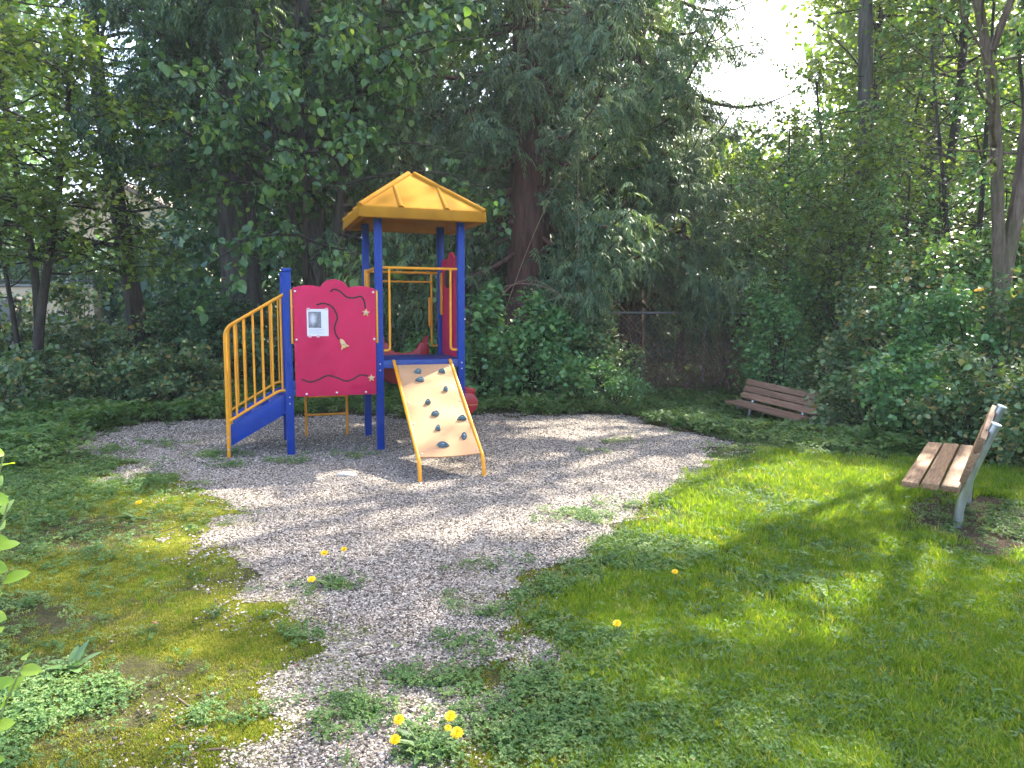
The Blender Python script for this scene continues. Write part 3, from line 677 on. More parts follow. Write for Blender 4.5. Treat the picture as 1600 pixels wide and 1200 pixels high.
# stairs on the left
st = empty('stairs', (0, 0, 0)); st.parent = play
def stair_side(d, s):
    hr = MB().tube(fillet([(-1.615, d, -.1), (-1.615, d, 1.385), (-1.0, d, 1.755)], .09), .0175, 12).build('handrail', M['yellow'], st)
    MB().tube(fillet([(-1.615, d, .392), (-1.085, d, .712), (-.985, d, .712)], .04), .0155, 12).build('lower_rail', M['yellow'], st)
    for a in (-1.52, -1.43, -1.335, -1.24, -1.145, -1.05)[:6]:
        z0 = .392+(a+1.615)*.604 if a < -1.085 else .712; z1 = 1.385+(a+1.615)*.6016
        MB().tube([(a, d, z0), (a, d, z1)], .0115, 10).build('baluster', M['yellow'], st)
    MB().prism([(-1.59, .13), (-1.015, .46), (-1.022, .665), (-1.12, .63), (-1.59, .355)], lambda a, b, t: (a, d+t, b), (.012 if s < 0 else -.03), (.03 if s < 0 else -.012)).build('stringer', M['blue'], st, .004)
stair_side(.0, -1); stair_side(W_, 1)
for k in range(3):
    a0 = -1.56+k*.185; z = .33+k*.115
    MB().box(a0, a0+.20, .032, W_-.032, z-.03, z).build('tread', M['blue_deck'], st, .004)
for z in (.10, .23): bolt((-1.615, -.0175, z), (0, -1, 0), play, .009)
# rung ladder at the back of the low deck
ld = empty('ladder', (0, 0, 0)); ld.parent = play
for a in (-.745, -.24):
    MB().tube(fillet([(a, 1.12, -.1), (a, 1.12, .50), (a, 1.0, .58)], .05), .016, 10).build('ladder_rail', M['yellow'], ld)
for z in (.27, .50): MB().tube(fillet([(-.745, 1.10, z+.03), (-.735, 1.13, z), (-.25, 1.13, z), (-.24, 1.10, z+.03)], .03), .014, 10).build('rung', M['yellow'], ld)
# climbing wall
cw = empty('climbing_wall', (0, 0, 0)); cw.parent = play
cl = lambda t: (.155-.07*t, .81-.105*t, -.075-1.56*t, .985-.785*t)       # left, right, depth, height along the slope
slope = math.atan2(.785, 1.56); nrm = Vector((0, -math.sin(slope), math.cos(slope)))
def cpt(s, t, h=0):
    l, r, d, z = cl(t); return Vector((l+(r-l)*s, d, z))+nrm*h
def slab():
    bm = bmesh.new(); n_ = 16; rows = []
    for hgt in (.0, .014):
        for k in range(n_+1):
            t = .03+.955*k/n_; bow = -.012*math.sin(math.pi*k/n_)
            rows.append([bm.verts.new(cpt(s, t+(.012*math.sin(math.pi*s) if k == n_ else 0), hgt+bow)) for s in (.03, .35, .65, .97)])
    lo, hi = rows[:n_+1], rows[n_+1:]
    for k in range(n_):
        for j in range(3):
            bm.faces.new((hi[k][j], hi[k][j+1], hi[k+1][j+1], hi[k+1][j])); bm.faces.new((lo[k][j], lo[k+1][j], lo[k+1][j+1], lo[k][j+1]))
        bm.faces.new((lo[k][0], hi[k][0], hi[k+1][0], lo[k+1][0])); bm.faces.new((lo[k][3], lo[k+1][3], hi[k+1][3], hi[k][3]))
    for j in range(3):
        bm.faces.new((lo[0][j], lo[0][j+1], hi[0][j+1], hi[0][j])); bm.faces.new((lo[n_][j], hi[n_][j], hi[n_][j+1], lo[n_][j+1]))
    m = MB(); m.bm.free(); m.bm = bm
    return m.build('wall_slab', M['beige'], cw, .003)
slab()
for s in (0, 1):
    b0 = cpt(s, 1.0, .004)
    MB().tube(fillet([cpt(s, -.03, .004), b0, (b0.x, b0.y-.05, .05), (b0.x, b0.y-.05, -.1)], .05), .019, 12).build('side_rail', M['yellow'], cw)
def hold(s, t, w, h, rot, seed):
    r = np.random.default_rng(seed); m = MB(); bmesh.ops.create_icosphere(m.bm, subdivisions=2, radius=1)
    ax = Vector((1, 0, 0)); dn = Vector((0, -math.cos(slope), -math.sin(slope)))
    c = cpt(s, t, .012); cr, sr = math.cos(rot), math.sin(rot); ph = r.uniform(0, 6, 4); bend = r.uniform(-.35, .35)
    for v in m.bm.verts:
        x_, y_, z_ = v.co
        k = 1+.16*math.sin(3*math.atan2(y_, x_)+ph[0])+.07*math.sin(5*math.atan2(y_, x_)+ph[1])
        a, b = x_*w*k, (y_+bend*x_*x_)*h*k; z_ = max(z_, -.1)*.045*(1-.35*y_)
        if x_*x_+y_*y_ < .06 and z_ > 0: z_ *= .55
        v.co = c+ax*(a*cr-b*sr)+dn*(a*sr+b*cr)+nrm*z_
    o = m.build('climbing_hold', M['hold'], cw)
    bolt(c+nrm*.022, nrm, o, .009, M['galv'])
for k, (s, t, w, h, ro_) in enumerate([(.36, .125, .042, .030, .1), (.78, .13, .040, .022, .35), (.36, .225, .052, .026, -.05), (.745, .34, .028, .030, 0), (.375, .475, .030, .030, .5), (.45, .60, .044, .028, 0), (.86, .655, .050, .024, .05), (.42, .74, .028, .032, 0), (.80, .83, .028, .046, .1), (.42, .90, .058, .030, .25)]):
    hold(s, t, w, h, ro_, 40+k)
for t in (.06, .26, .46, .68, .96):
    for s in (.065, .935): bolt(cpt(s, t, .012 - .011*math.sin(math.pi*t)), nrm, cw, .010, M['galv'])
# curved slide
def slide():
    pts = [(W_/2, .93, .985), (W_/2, 1.05, .96)]
    for k in range(1, 15):
        t = k/15*math.pi/2; pts.append((W_/2+.88*(1-math.cos(t)), 1.05+.88*math.sin(t), .96-.62*(k/15)))
    pts += [(1.42, 1.93, .24), (1.55, 1.93, .20), (1.62, 1.93, .19)]
    bm = bmesh.new(); rows = []
    prof = [(-.30, .26), (-.285, .285), (-.262, .26), (-.24, .12), (-.17, .02), (0, 0), (.17, .02), (.24, .12), (.262, .26), (.285, .285), (.30, .26)]
    prof += [(.27, .05), (.18, -.05), (0, -.07), (-.18, -.05), (-.27, .05)]
    for i, p in enumerate(pts):
        a = Vector(pts[max(i-1, 0)]); b = Vector(pts[min(i+1, len(pts)-1)]); d = (b-a); d.z = 0; d.normalize(); sd = Vector((d.y, -d.x, 0))
        rows.append([bm.verts.new(Vector(p)+sd*q[0]+Vector((0, 0, q[1]))) for q in prof])
    n_ = len(prof)
    for r0, r1 in zip(rows, rows[1:]):
        for k in range(n_): bm.faces.new((r0[k], r0[(k+1) % n_], r1[(k+1) % n_], r1[k]))
    bm.faces.new(rows[0]); bm.faces.new(rows[-1])
    m = MB(); m.bm.free(); m.bm = bm; s = m.build('slide', M['red'], play)
    # rounded end bumper seen past the climbing wall
    e = MB(); e.tube([(1.50, 1.605, .27), (1.50, 1.655, .27)], .155, 32).build('slide_lip', M['red'], s, .012)
    MB().box(1.35, 1.65, 1.599, 1.603, .245, .250).build('mould_seam', M['pale'], s)
    hood = [(-.33, 0), (.33, 0), (.335, .10), (.31, .165), (.26, .19), (.21, .165), (.15, .075), (.08, .045), (0, .035), (-.08, .045), (-.15, .075), (-.21, .165), (-.26, .19), (-.31, .165), (-.335, .10)]
    MB().prism([(W_/2+a, 1.0+b) for a, b in hood], lambda a, b, t: (a, t, b), .985, 1.05).build('slide_hood', M['red'], s, .02, 3)
    MB().prism([(W_/2+a, z) for a, z in ((-.33, .97), (-.32, .80), (-.25, .69), (-.12, .64), (.08, .66), (.24, .74), (.33, .97))], lambda a, b, t: (a, t, b), .99, 1.20).build('slide_underside', M['red'], s, .03, 3)
slide()

# notice on the panel
ct, stt = math.cos(YAW), math.sin(YAW)
def loc_w(a, d, z): return (P1[0]+a*ct-d*stt, P1[1]+a*stt+d*ct, z)
nt_ = empty('paper_notice', loc_w(-.672, -.0690, 1.447), YAW, 'white paper notice with a grey photo taped to the crimson panel', 'notice')
MB().box(-.113, .113, -.0012, .0, -.146, .146).build('paper_sheet', M['paper'], nt_, 0, smooth=False)
def photo_mat():
    m, nt, b = new_mat('printed_photo')
    n = noise(nt, 16, 6, .7); n2 = noise(nt, 90, 2)
    tc = nt.nodes.new('ShaderNodeTexCoord'); gr = nt.nodes.new('ShaderNodeTexGradient'); gr.gradient_type = 'SPHERICAL'
    mp = nt.nodes.new('ShaderNodeMapping'); mp.inputs['Location'].default_value = (.4, 0, -.2); mp.inputs['Scale'].default_value = (18, 18, 13); nt.links.new(tc.outputs['Object'], mp.inputs[0]); nt.links.new(mp.outputs[0], gr.inputs[0])
    a = nt.nodes.new('ShaderNodeMath'); a.operation = 'MULTIPLY_ADD'; nt.links.new(gr.outputs[1], a.inputs[0]); a.inputs[1].default_value = .55; nt.links.new(n, a.inputs[2])
    c = ramp(nt, a.outputs[0], [(.3, (.05, .05, .06)), (.6, (.22, .22, .25)), (.95, (.55, .55, .6))]); nt.links.new(c, b.inputs['Base Color']); b.inputs['Roughness'].default_value = .8
    return m
MB().box(-.066, .066, -.0022, -.0013, -.087, .087).build('printed_photo', photo_mat(), nt_, 0, smooth=False, loc=(-.030, 0, .030))
for k, (z, l) in enumerate(((-.072, .17), (-.084, .14), (-.096, .10), (-.108, .16), (-.120, .12))):
    MB().box(-.095, -.095+l, -.0018, -.0013, z-.0022, z+.0012).build('print_line', M['ink'], nt_, 0, smooth=False)
for a, z in ((-.095, .146), (.095, .146), (-.085, -.148), (0, -.148)):
    MB().box(a-.016, a+.016, -.0030, -.0024, z-.012, z+.012).build('tape', M['tape'], nt_, 0, smooth=False)

# ------------------------------------------------------------------ benches
def bench(loc, yaw, tilt, hs, bh, bl, mat, label, ov0, ov1, L=1.5, dep=.36, top=.03):
    # local x along the seat, local -y to the back
    t = empty('park_bench', loc, yaw, label, 'bench', 'benches at the edge of the play area')
    t.rotation_euler = Euler((0, -tilt, yaw), 'XYZ')
    rb = np.random.default_rng(int(hs*1000))
    w = (dep-.03)/3
    for k in range(3):
        y0 = -k*(w+.015)
        MB().box(rb.uniform(-.012, .012), L+rb.uniform(-.012, .012), y0-w, y0, hs-.042, hs+rb.uniform(-.003, .003)).build('seat_slat', mat, t, .007)
    lean = math.atan2(bl, bh-.06)
    for k in range(3):
        f0 = .10+k*.30; hh = hs+bh*f0; yy = -(dep+bl*f0)
        Mx = Matrix.Translation((0, yy, hh)) @ Matrix.Rotation(lean, 4, 'X')
        MB().box(rb.uniform(-.012, .012), L+rb.uniform(-.012, .012), -.020, .020, 0, bh*.285, Mx).build('back_slat', mat, t, .007)
    for x_ in (ov0, L-ov1):
        r_ = .031
        ytop = -(dep+bl+.058); 
        lg = MB().tube(fillet([(x_, -dep+.02, -.15), (x_, -dep+.015, hs*.45), (x_, -(dep+bl*.0+.052), hs+.06), (x_, ytop, hs+bh+top)], .12, 6), r_, 14).build('leg', M['galv'], t)
        MB().tube([(x_, ytop-.001, hs+bh+top+.001), (x_, ytop-.004, hs+bh+top+.009)], r_+.003, 14).build('pipe_cap', M['cap'], lg)
        MB().tube([(x_, -dep+.02, hs-.10), (x_, -.20, hs-.078), (x_, -.03, hs-.072)], [.024, .024, .02], 12).build('seat_arm', M['galv'], t)
    return t
bench((2.853, 5.109, -.02), .936, .048, .385, .38, .115, M['wood'], 'weathered wooden bench with galvanised pipe legs standing on the sunny lawn', .325, .325)
bench((4.441, 10.95, -.43), 2.113, .091, .36, .376, .14, M['wood_dark'], 'reddish brown wooden bench tilted among weeds against the hedge', .245, .245, top=-.06)
# ------------------------------------------------------------------ trees
def poly_tubes(branches, n=5):
    """branches: list of (pts Nx3, radii N) -> V, F (quads)"""
    Vs, Fs, off = [], [], 0
    ang = np.arange(n)*2*np.pi/n
    for pts, rad in branches:
        pts = np.asarray(pts, float); k = len(pts)
        t = np.gradient(pts, axis=0); t /= np.linalg.norm(t, axis=1, keepdims=True)+1e-9
        ref = np.array([0, 0, 1.]) if abs(t[0, 2]) < .85 else np.array([1., 0, 0])
        a = np.cross(t, ref); a /= np.linalg.norm(a, axis=1, keepdims=True)+1e-9; b = np.cross(a, t)
        rad = np.asarray(rad)
        if rad.ndim == 1: rad = np.repeat(rad[:, None], n, 1)
        V = pts[:, None]+rad[:, :, None]*(np.cos(ang)[None, :, None]*a[:, None]+np.sin(ang)[None, :, None]*b[:, None])
        i = (np.arange(k-1)[:, None]*n+np.arange(n)[None, :]).ravel(); j = (np.arange(k-1)[:, None]*n+((np.arange(n)+1) % n)[None, :]).ravel()
        Fs.append(np.stack([i, j, j+n, i+n], 1)+off); Vs.append(V.reshape(-1, 3)); off += k*n
    return np.concatenate(Vs), np.concatenate(Fs)
def trunk_tube(pts, r0, r1, r, n=18, flare=.5):
    pts = np.asarray(pts, float); seg = np.linalg.norm(np.diff(pts, axis=0), axis=1); s = np.r_[0, np.cumsum(seg)]
    m = max(12, int(s[-1]/.3)); t = np.linspace(0, s[-1], m)
    P_ = np.stack([np.interp(t, s, pts[:, k]) for k in range(3)], 1)
    ker = np.ones(5)/5
    for k in range(2): P_[:, k] = np.convolve(np.pad(P_[:, k], 2, 'edge'), ker, 'valid')
    rad = r0+(r1-r0)*(t/s[-1])**.9
    rad = rad*(1+flare*np.exp(-t/.45))
    ph = r.uniform(0, 6.28, 3)
    a = np.arange(n)*2*np.pi/n
    wob = 1+.06*np.sin(3*a[None]+ph[0]+t[:, None]*.6)+.05*np.sin(7*a[None]+ph[1]-t[:, None]*.35)+r.normal(0, .018, (m, n))
    return P_, rad[:, None]*wob
def limb(p, d, L, up, r, n=7, wig=.12):
    pts = [p]; d = d/np.linalg.norm(d)
    for k in range(n-1):
        d = d+r.normal(0, wig, 3); d[2] += up/n; d /= np.linalg.norm(d); pts.append(pts[-1]+d*L/(n-1))
    return np.array(pts)
def leaves_on(points, r, size, el=-.35, sd=.45, wr=.75, six=False, nsd=.55):
    n = len(points); d = rand_dirs(n, el, sd, r); nn = up_normals(n, nsd, r)
    L = size*r.uniform(.6, 1.25, n)
    return leaf_geo(points, d, nn, L, L*wr, six)
def deciduous(name, label, cat, group, base, stems, limbs, leaf, bark, seed, six=False, extra=None, leafsz=.09, thin=True, wr=.75, el=-.35):
    """stems: list of (pts, r0, r1); limbs: list of dict(stem, t0, t1, n, L, el, up, az (range), twigs, per, tw)"""
    r = np.random.default_rng(seed); bx, by = base; bz = float(gz(bx, by))-.1
    root = empty(name, (bx, by, bz), 0, label, cat, group)
    br, P_all, big_all, tw_all = [], [], [], []
    tr = []
    for pts, r0, r1 in stems:
        tr.append(trunk_tube(pts, r0, r1, r, flare=.5 if pts[0][2] < 1 else 0))
    for ld_ in limbs:
        Pst, rst = tr[ld_['stem']]
        for i in range(ld_['n']):
            t = ld_['t0']+(ld_['t1']-ld_['t0'])*((i+r.random())/ld_['n']); k = min(int(t*(len(Pst)-1)), len(Pst)-2); p = Pst[k]+(Pst[k+1]-Pst[k])*(t*(len(Pst)-1)-k)
            az = r.uniform(*ld_.get('az', (0, 6.283))); e = ld_['el']+r.normal(0, .18); L = ld_['L']*r.uniform(.65, 1.2)*(1-ld_.get('taper', .3)*(t-ld_['t0'])/max(1e-6, ld_['t1']-ld_['t0']))
            q = limb(p, np.array([math.cos(e)*math.cos(az), math.cos(e)*math.sin(az), math.sin(e)]), L, ld_.get('up', .2), r)
            lr = max(.008, min(rst[k].mean()*.45, .009*L+.006))
            if thin and cull(q[2:], .0).mean() < .5: continue
            br.append((q, np.linspace(lr, lr*.25, len(q))))
            for j in range(ld_['twigs']):
                s = r.uniform(ld_.get('s0', .25), 1); kk = min(int(s*(len(q)-1)), len(q)-2); pp = q[kk]+(q[kk+1]-q[kk])*(s*(len(q)-1)-kk)
                dd = (q[kk+1]-q[kk]); dd /= np.linalg.norm(dd); dd = dd+r.normal(0, .65, 3); dd[2] += ld_.get('tup', -.1)
                tq = limb(pp, dd, ld_['tw']*r.uniform(.5, 1.3), ld_.get('tdroop', -.3), r, 4, .18)
                tw_all.append((tq, np.linspace(.006, .002, 4)))
                m = ld_['per']; u_ = r.uniform(.1, 1, m)*3; ki = np.minimum(u_.astype(int), 2); lp = tq[ki]+(tq[ki+1]-tq[ki])*(u_-ki)[:, None]+r.normal(0, ld_.get('jit', .05), (m, 3))
                P_all.append(lp); big_all.append(np.full(m, ld_.get('sz', leafsz)))
    off = np.array([bx, by, bz])
    V, F = poly_tubes(tr, 18); mesh_from('trunk', V-off, F, M[bark], root, True)
    if tw_all and thin:
        kk_ = cull(np.array([q[0][2] for q in tw_all]), .15); tw_all = [q for q, z_ in zip(tw_all, kk_) if z_]
    if br or tw_all:
        V, F = poly_tubes(br, 6); V2, F2 = poly_tubes(tw_all, 3) if tw_all else (np.zeros((0, 3)), np.zeros((0, 4), int))
        # twigs that would drop a shadow into a sun patch are thinned with their leaves
        o = mesh_from('branches', np.concatenate([V, V2])-off, np.concatenate([F, F2+len(V)]), M[bark], root, True); tag(o, kind='stuff')
    if P_all:
        P_ = np.concatenate(P_all); sz = np.concatenate(big_all)
        if thin: k = cull(P_, .1); P_, sz = P_[k], sz[k]
        V, F, q = leaves_on(P_, r, 1.0, el=el, wr=wr, six=six)
        # scale each leaf about its own base
        nv = 6 if six else 4; B = np.repeat(P_, nv, 0); V = B+(V-B)*np.repeat(sz, nv)[:, None]
        o = mesh_from('crown', V-off, F, M[leaf], root, False, np.repeat(r.random(len(P_)), q)); tag(o, kind='stuff')
    return root
# a cedar spray: flat frond of narrow leaflets along a drooping stem
def frond_template(r, n=9):
    P_, D, L = [], [], []
    for k in range(n):
        t = k/(n-1); x = t*(1-.18*t); z = .06*math.sin(t*2.2)-.42*t*t
        for s in (-1, 1):
            P_.append((x, 0, z)); a = (.95-.55*t)+r.normal(0, .12); D.append((math.cos(a), s*math.sin(a), -.25-.75*t+r.normal(0, .18))); L.append((.34-.17*t)*r.uniform(.7, 1.25))
    P_.append((.82, 0, -.38)); D.append((.6, 0, -1)); L.append(.22)
    P_ = np.array(P_); D = np.array(D); D /= np.linalg.norm(D, axis=1, keepdims=True); L = np.array(L)
    return leaf_geo(P_, D, np.tile([0, 0, 1.], (len(P_), 1))+r.normal(0, .3, (len(P_), 3)), L, L*.20, False, .0, .22)
def place_templates(V, F, P_, az, pitch, scale):
    ca, sa = np.cos(az), np.sin(az); cp, sp_ = np.cos(pitch), np.sin(pitch)
    v = V[None]*scale[:, None, None]
    x = v[..., 0]*cp[:, None]+v[..., 2]*sp_[:, None]; z = -v[..., 0]*sp_[:, None]+v[..., 2]*cp[:, None]; y = v[..., 1]
    W = np.stack([x*ca[:, None]-y*sa[:, None], x*sa[:, None]+y*ca[:, None], z], -1)+P_[:, None]
    Fa = F[None]+(np.arange(len(P_))*len(V))[:, None, None]
    return W.reshape(-1, 3), Fa.reshape(-1, F.shape[1])
def cedar(name, label, group, base, H, r0, limbs, seed, leaf='l_cedar', bark='bark_cedar', lean=(0, 0), fr=(.28, .55), thin=True):
    r = np.random.default_rng(seed); bx, by = base; bz = float(gz(bx, by))-.1
    root = empty(name, (bx, by, bz), 0, label, 'tree', group)
    T = trunk_tube([(bx, by, bz), (bx+lean[0]*.5, by+lean[1]*.5, bz+H*.5), (bx+lean[0], by+lean[1], bz+H)], r0, r0*.25, r, 24, .45)
    off = np.array([bx, by, bz]); V, F = poly_tubes([T], 24); mesh_from('trunk', V-off, F, M[bark], root, True)
    br, FP, FA, FT, FS = [], [], [], [], []
    for ld_ in limbs:
        for i in range(ld_['n']):
            z = ld_['z0']+(ld_['z1']-ld_['z0'])*(i+r.random())/ld_['n']; k = np.argmin(abs(T[0][:, 2]-z-bz)); p = T[0][k]
            az = r.uniform(*ld_.get('az', (0, 6.283))); L = ld_['L']*r.uniform(.6, 1.15)*(1-.55*z/H)
            q = limb(p, np.array([math.cos(az), math.sin(az), ld_.get('e', -.1)]), L, ld_.get('up', .35), r, 8, .07)
            q[:, 2] -= ld_.get('droop', .9)*np.sin(np.linspace(0, np.pi*.8, 8))*L*.28
            br.append((q, np.linspace(.02+.012*L, .008, 8)))
            m = int(ld_['fr']*(1.75 if ld_['z0'] < 6.5 else .85)*L); big = 1.0 if ld_['z0'] < 6.5 else 1.5; s = r.uniform(.18, 1, m)*6.999; kk = s.astype(int); pp = q[kk]+(q[kk+1]-q[kk])*(s-kk)[:, None]
            hang = r.random(m)**2*ld_.get('hang', .7)*.6; side = r.normal(0, .16, m)
            pp = pp+np.stack([-np.sin(az)*side, np.cos(az)*side, .22*np.abs(r.normal(0, 1, m))-hang], 1)
            FP.append(pp); FA.append(az+r.normal(0, .8, m)); FT.append(np.clip(r.normal(.35, .35, m), -.3, 1.3)); FS.append(r.uniform(*fr, m)*big)
    V, F = poly_tubes(br, 6); tag(mesh_from('branches', V-off, F, M[bark], root, True), kind='stuff')
    P_ = np.concatenate(FP); A = np.concatenate(FA); Tt = np.concatenate(FT); S = np.concatenate(FS)
    if thin: k = cull(P_, .2); P_, A, Tt, S = P_[k], A[k], Tt[k], S[k]
    VV, FF, off2 = [], [], 0; rn = []
    for tpl in range(4):
        sel = np.arange(len(P_)) % 4 == tpl; tv, tf, _ = frond_template(r)
        V, F = place_templates(tv, tf, P_[sel], A[sel], Tt[sel], S[sel]); VV.append(V); FF.append(F+off2); off2 += len(V); rn.append(np.repeat(r.random(sel.sum()), len(tf)))
    o = mesh_from('crown', np.concatenate(VV)-off, np.concatenate(FF), M[leaf], root, False, np.concatenate(rn)); tag(o, kind='stuff')
    return root

def up_stem(x, y, *pts): return [(x, y, float(gz(x, y))-.15)]+[(x+a, y+b, c) for a, b, c in pts]
BACKG = 'trees around the clearing'
# the big cedar behind the climbing wall
cedar('cedar_tree', 'huge cedar with broad reddish trunk and drooping fronds behind the climbing wall', BACKG, (px(825, 14.5), 14.5), 22, .46,
      [dict(z0=2.5, z1=7.5, n=14, L=4.2, fr=40, az=(math.pi*1.0, math.pi*1.36), droop=.8, hang=.5), dict(z0=2.5, z1=7.5, n=17, L=4.2, fr=40, az=(math.pi*1.62, math.pi*2.05), droop=.8, hang=.5), dict(z0=5.6, z1=8.5, n=10, L=2.2, fr=50, az=(math.pi*1.25, math.pi*1.75), droop=.7, hang=.5), dict(z0=2.2, z1=6.4, n=10, L=4.0, fr=18, az=(0, math.pi), droop=.8), dict(z0=7.5, z1=20, n=46, L=5.2, fr=24, droop=.7)], 101)
cedar('cedar_tree', 'thin grey green cedar with bent limbs against the bright sky', BACKG, (px(985, 17.5), 17.5), 21, .30,
      [dict(z0=2.0, z1=9, n=44, L=4.6, fr=34, droop=1.0, hang=.9, az=(math.pi*.9, math.pi*2.1)), dict(z0=9, z1=20, n=36, L=4.4, fr=22)], 102)
cedar('cedar_tree', 'young cedar with low drooping fronds just behind the chain link fence', BACKG, (px(1062, 16.3), 16.3), 6.4, .10,
      [dict(z0=2.4, z1=4.6, n=22, L=3.4, fr=26, droop=.5, hang=.4, az=(2.9, 6.4)), dict(z0=4.4, z1=6.35, n=16, L=2.6, fr=40, droop=.3, hang=.2)], 103, thin=False)
# conifers with bare trunks, left of the play structure
cedar('fir_tree', 'fir with thick furrowed grey trunk standing left of the stair rail', BACKG, (px(388, 14), 14.0), 22, .40,
      [dict(z0=4.2, z1=9, n=34, L=4.4, fr=26, droop=.7, hang=.6), dict(z0=9, z1=20, n=36, L=4.6, fr=20)], 104, leaf='l_dark', bark='bark_grey', lean=(-.9, .2))
deciduous('alder_tree', 'straight grey alder trunk rising behind the crimson panel', 'tree', BACKG, (px(505, 15), 15.0), [(up_stem(px(505, 15), 15, (-.1, 0, 4), (-.3, 0, 8), (-.5, .3, 17)), .21, .07)],
          [dict(stem=0, t0=.3, t1=.98, n=34, L=3.2, el=.5, up=.3, twigs=9, per=10, tw=.8, sz=.15)], 'l_dark', 'bark_grey', 105)
cedar('cedar_tree', 'narrow cedar with dark red trunk half hidden above the roof', BACKG, (px(602, 16.5), 16.5), 19, .20,
      [dict(z0=2.5, z1=9, n=40, L=3.6, fr=26, droop=.9), dict(z0=9, z1=18, n=26, L=3.8, fr=20)], 106)
cedar('cedar_tree', 'slim cedar with dark red trunk beside the roof corner', BACKG, (px(548, 18), 18), 18, .16,
      [dict(z0=2.0, z1=16, n=50, L=3.6, fr=24, droop=.9)], 107)
# big leaved tree hanging over the middle
bx_, by_ = px(505, 12.2), 12.2
deciduous('linden_tree', 'tree with large heart shaped leaves hanging above the yellow roof', 'tree', BACKG, (bx_, by_),
          [(up_stem(bx_, by_, (.1, 0, 1.5), (.35, -.2, 3.2), (.7, -.3, 5.5), (.9, -.3, 9)), .09, .03), (up_stem(bx_+.25, by_+.1, (-.3, .1, 1.5), (-.8, .1, 3.2), (-1.2, 0, 5.5), (-1.5, 0, 9)), .075, .03), (up_stem(bx_-.15, by_-.1, (-.1, 0, 2), (.0, -.3, 4), (.0, -.6, 8)), .06, .03)],
          [dict(stem=0, t0=.28, t1=1, n=26, L=2.7, el=.25, up=-.5, twigs=13, per=11, tw=.7, az=(-2.6, .9), tdroop=-.9, s0=.2), dict(stem=1, t0=.25, t1=1, n=22, L=2.4, el=.25, up=-.5, twigs=12, per=11, tw=.7, tdroop=-.9), dict(stem=2, t0=.35, t1=1, n=16, L=2.2, el=.2, up=-.5, twigs=12, per=11, tw=.7, az=(-2.9, 0), tdroop=-.9)],
          'l_broad', 'bark_dark', 108, six=True, leafsz=.135, wr=.82, el=-.75)
# leaning dark trunk on the left with open crown
bx_, by_ = px(222, 13), 13.0
deciduous('maple_tree', 'leaning dark trunk with open crown and bright sky between its leaves', 'tree', BACKG, (bx_, by_),
          [(up_stem(bx_, by_, (-.05, 0, 1.2), (-.3, 0, 3.2), (-.55, 0, 5.5), (-.7, 0, 8), (-.8, 0, 13)), .17, .06)],
          [dict(stem=0, t0=.16, t1=.6, n=30, L=2.6, el=.0, up=-.1, twigs=12, per=11, tw=.7), dict(stem=0, t0=.45, t1=1, n=22, L=3.4, el=.4, up=.2, twigs=9, per=10, tw=.8, sz=.14)], 'l_dark', 'bark_dark', 109, leafsz=.10)
bx_, by_ = px(48, 11), 11.0
deciduous('vine_maple', 'small forked maple with fresh yellow green leaves beside the concrete wall', 'tree', BACKG, (bx_, by_),
          [(up_stem(bx_, by_, (.10, 0, 1.1), (.22, .0, 1.75), (.5, -.1, 2.6), (.75, -.2, 3.6), (1.0, -.2, 5.2)), .085, .03), (up_stem(bx_+.03, by_, (.10, 0, 1.1), (.14, .0, 1.75), (.0, .1, 2.6), (-.2, .1, 4.0), (-.4, .1, 6)), .075, .025), (up_stem(bx_-.6, by_+.6, (.0, 0, 1.1), (-.15, 0, 2.2), (-.5, .2, 4.2)), .045, .02)],
          [dict(stem=0, t0=.42, t1=1, n=34, L=2.0, el=.15, up=.0, twigs=13, per=12, tw=.55, az=(-2.9, .7), tup=0, tdroop=-.2), dict(stem=1, t0=.4, t1=1, n=34, L=2.0, el=.15, up=.0, twigs=13, per=12, tw=.55, tup=0, tdroop=-.2), dict(stem=2, t0=.4, t1=1, n=10, L=1.3, el=.2, twigs=8, per=10, tw=.5)],
          'l_fresh', 'bark_dark', 110, leafsz=.10, el=-.15)
bx_, by_ = -6.6, 8.6
deciduous('vine_maple', 'layered maple branch tips with fresh leaves reaching in above the left bank', 'tree', BACKG, (bx_, by_),
          [(up_stem(bx_-.9, by_-1.0, (.0, 0, 1.4), (.1, .2, 3.0), (.3, .5, 5.0), (.4, .6, 8.5)), .10, .03)],
          [dict(stem=0, t0=.36, t1=.75, n=30, L=2.4, el=.1, up=-.1, twigs=14, per=12, tw=.55, az=(-.4, 1.9), tup=0, tdroop=-.2), dict(stem=0, t0=.6, t1=1, n=14, L=2.6, el=.2, up=.0, twigs=11, per=10, tw=.6)], 'l_fresh', 'bark_dark', 111, leafsz=.10, el=-.15)
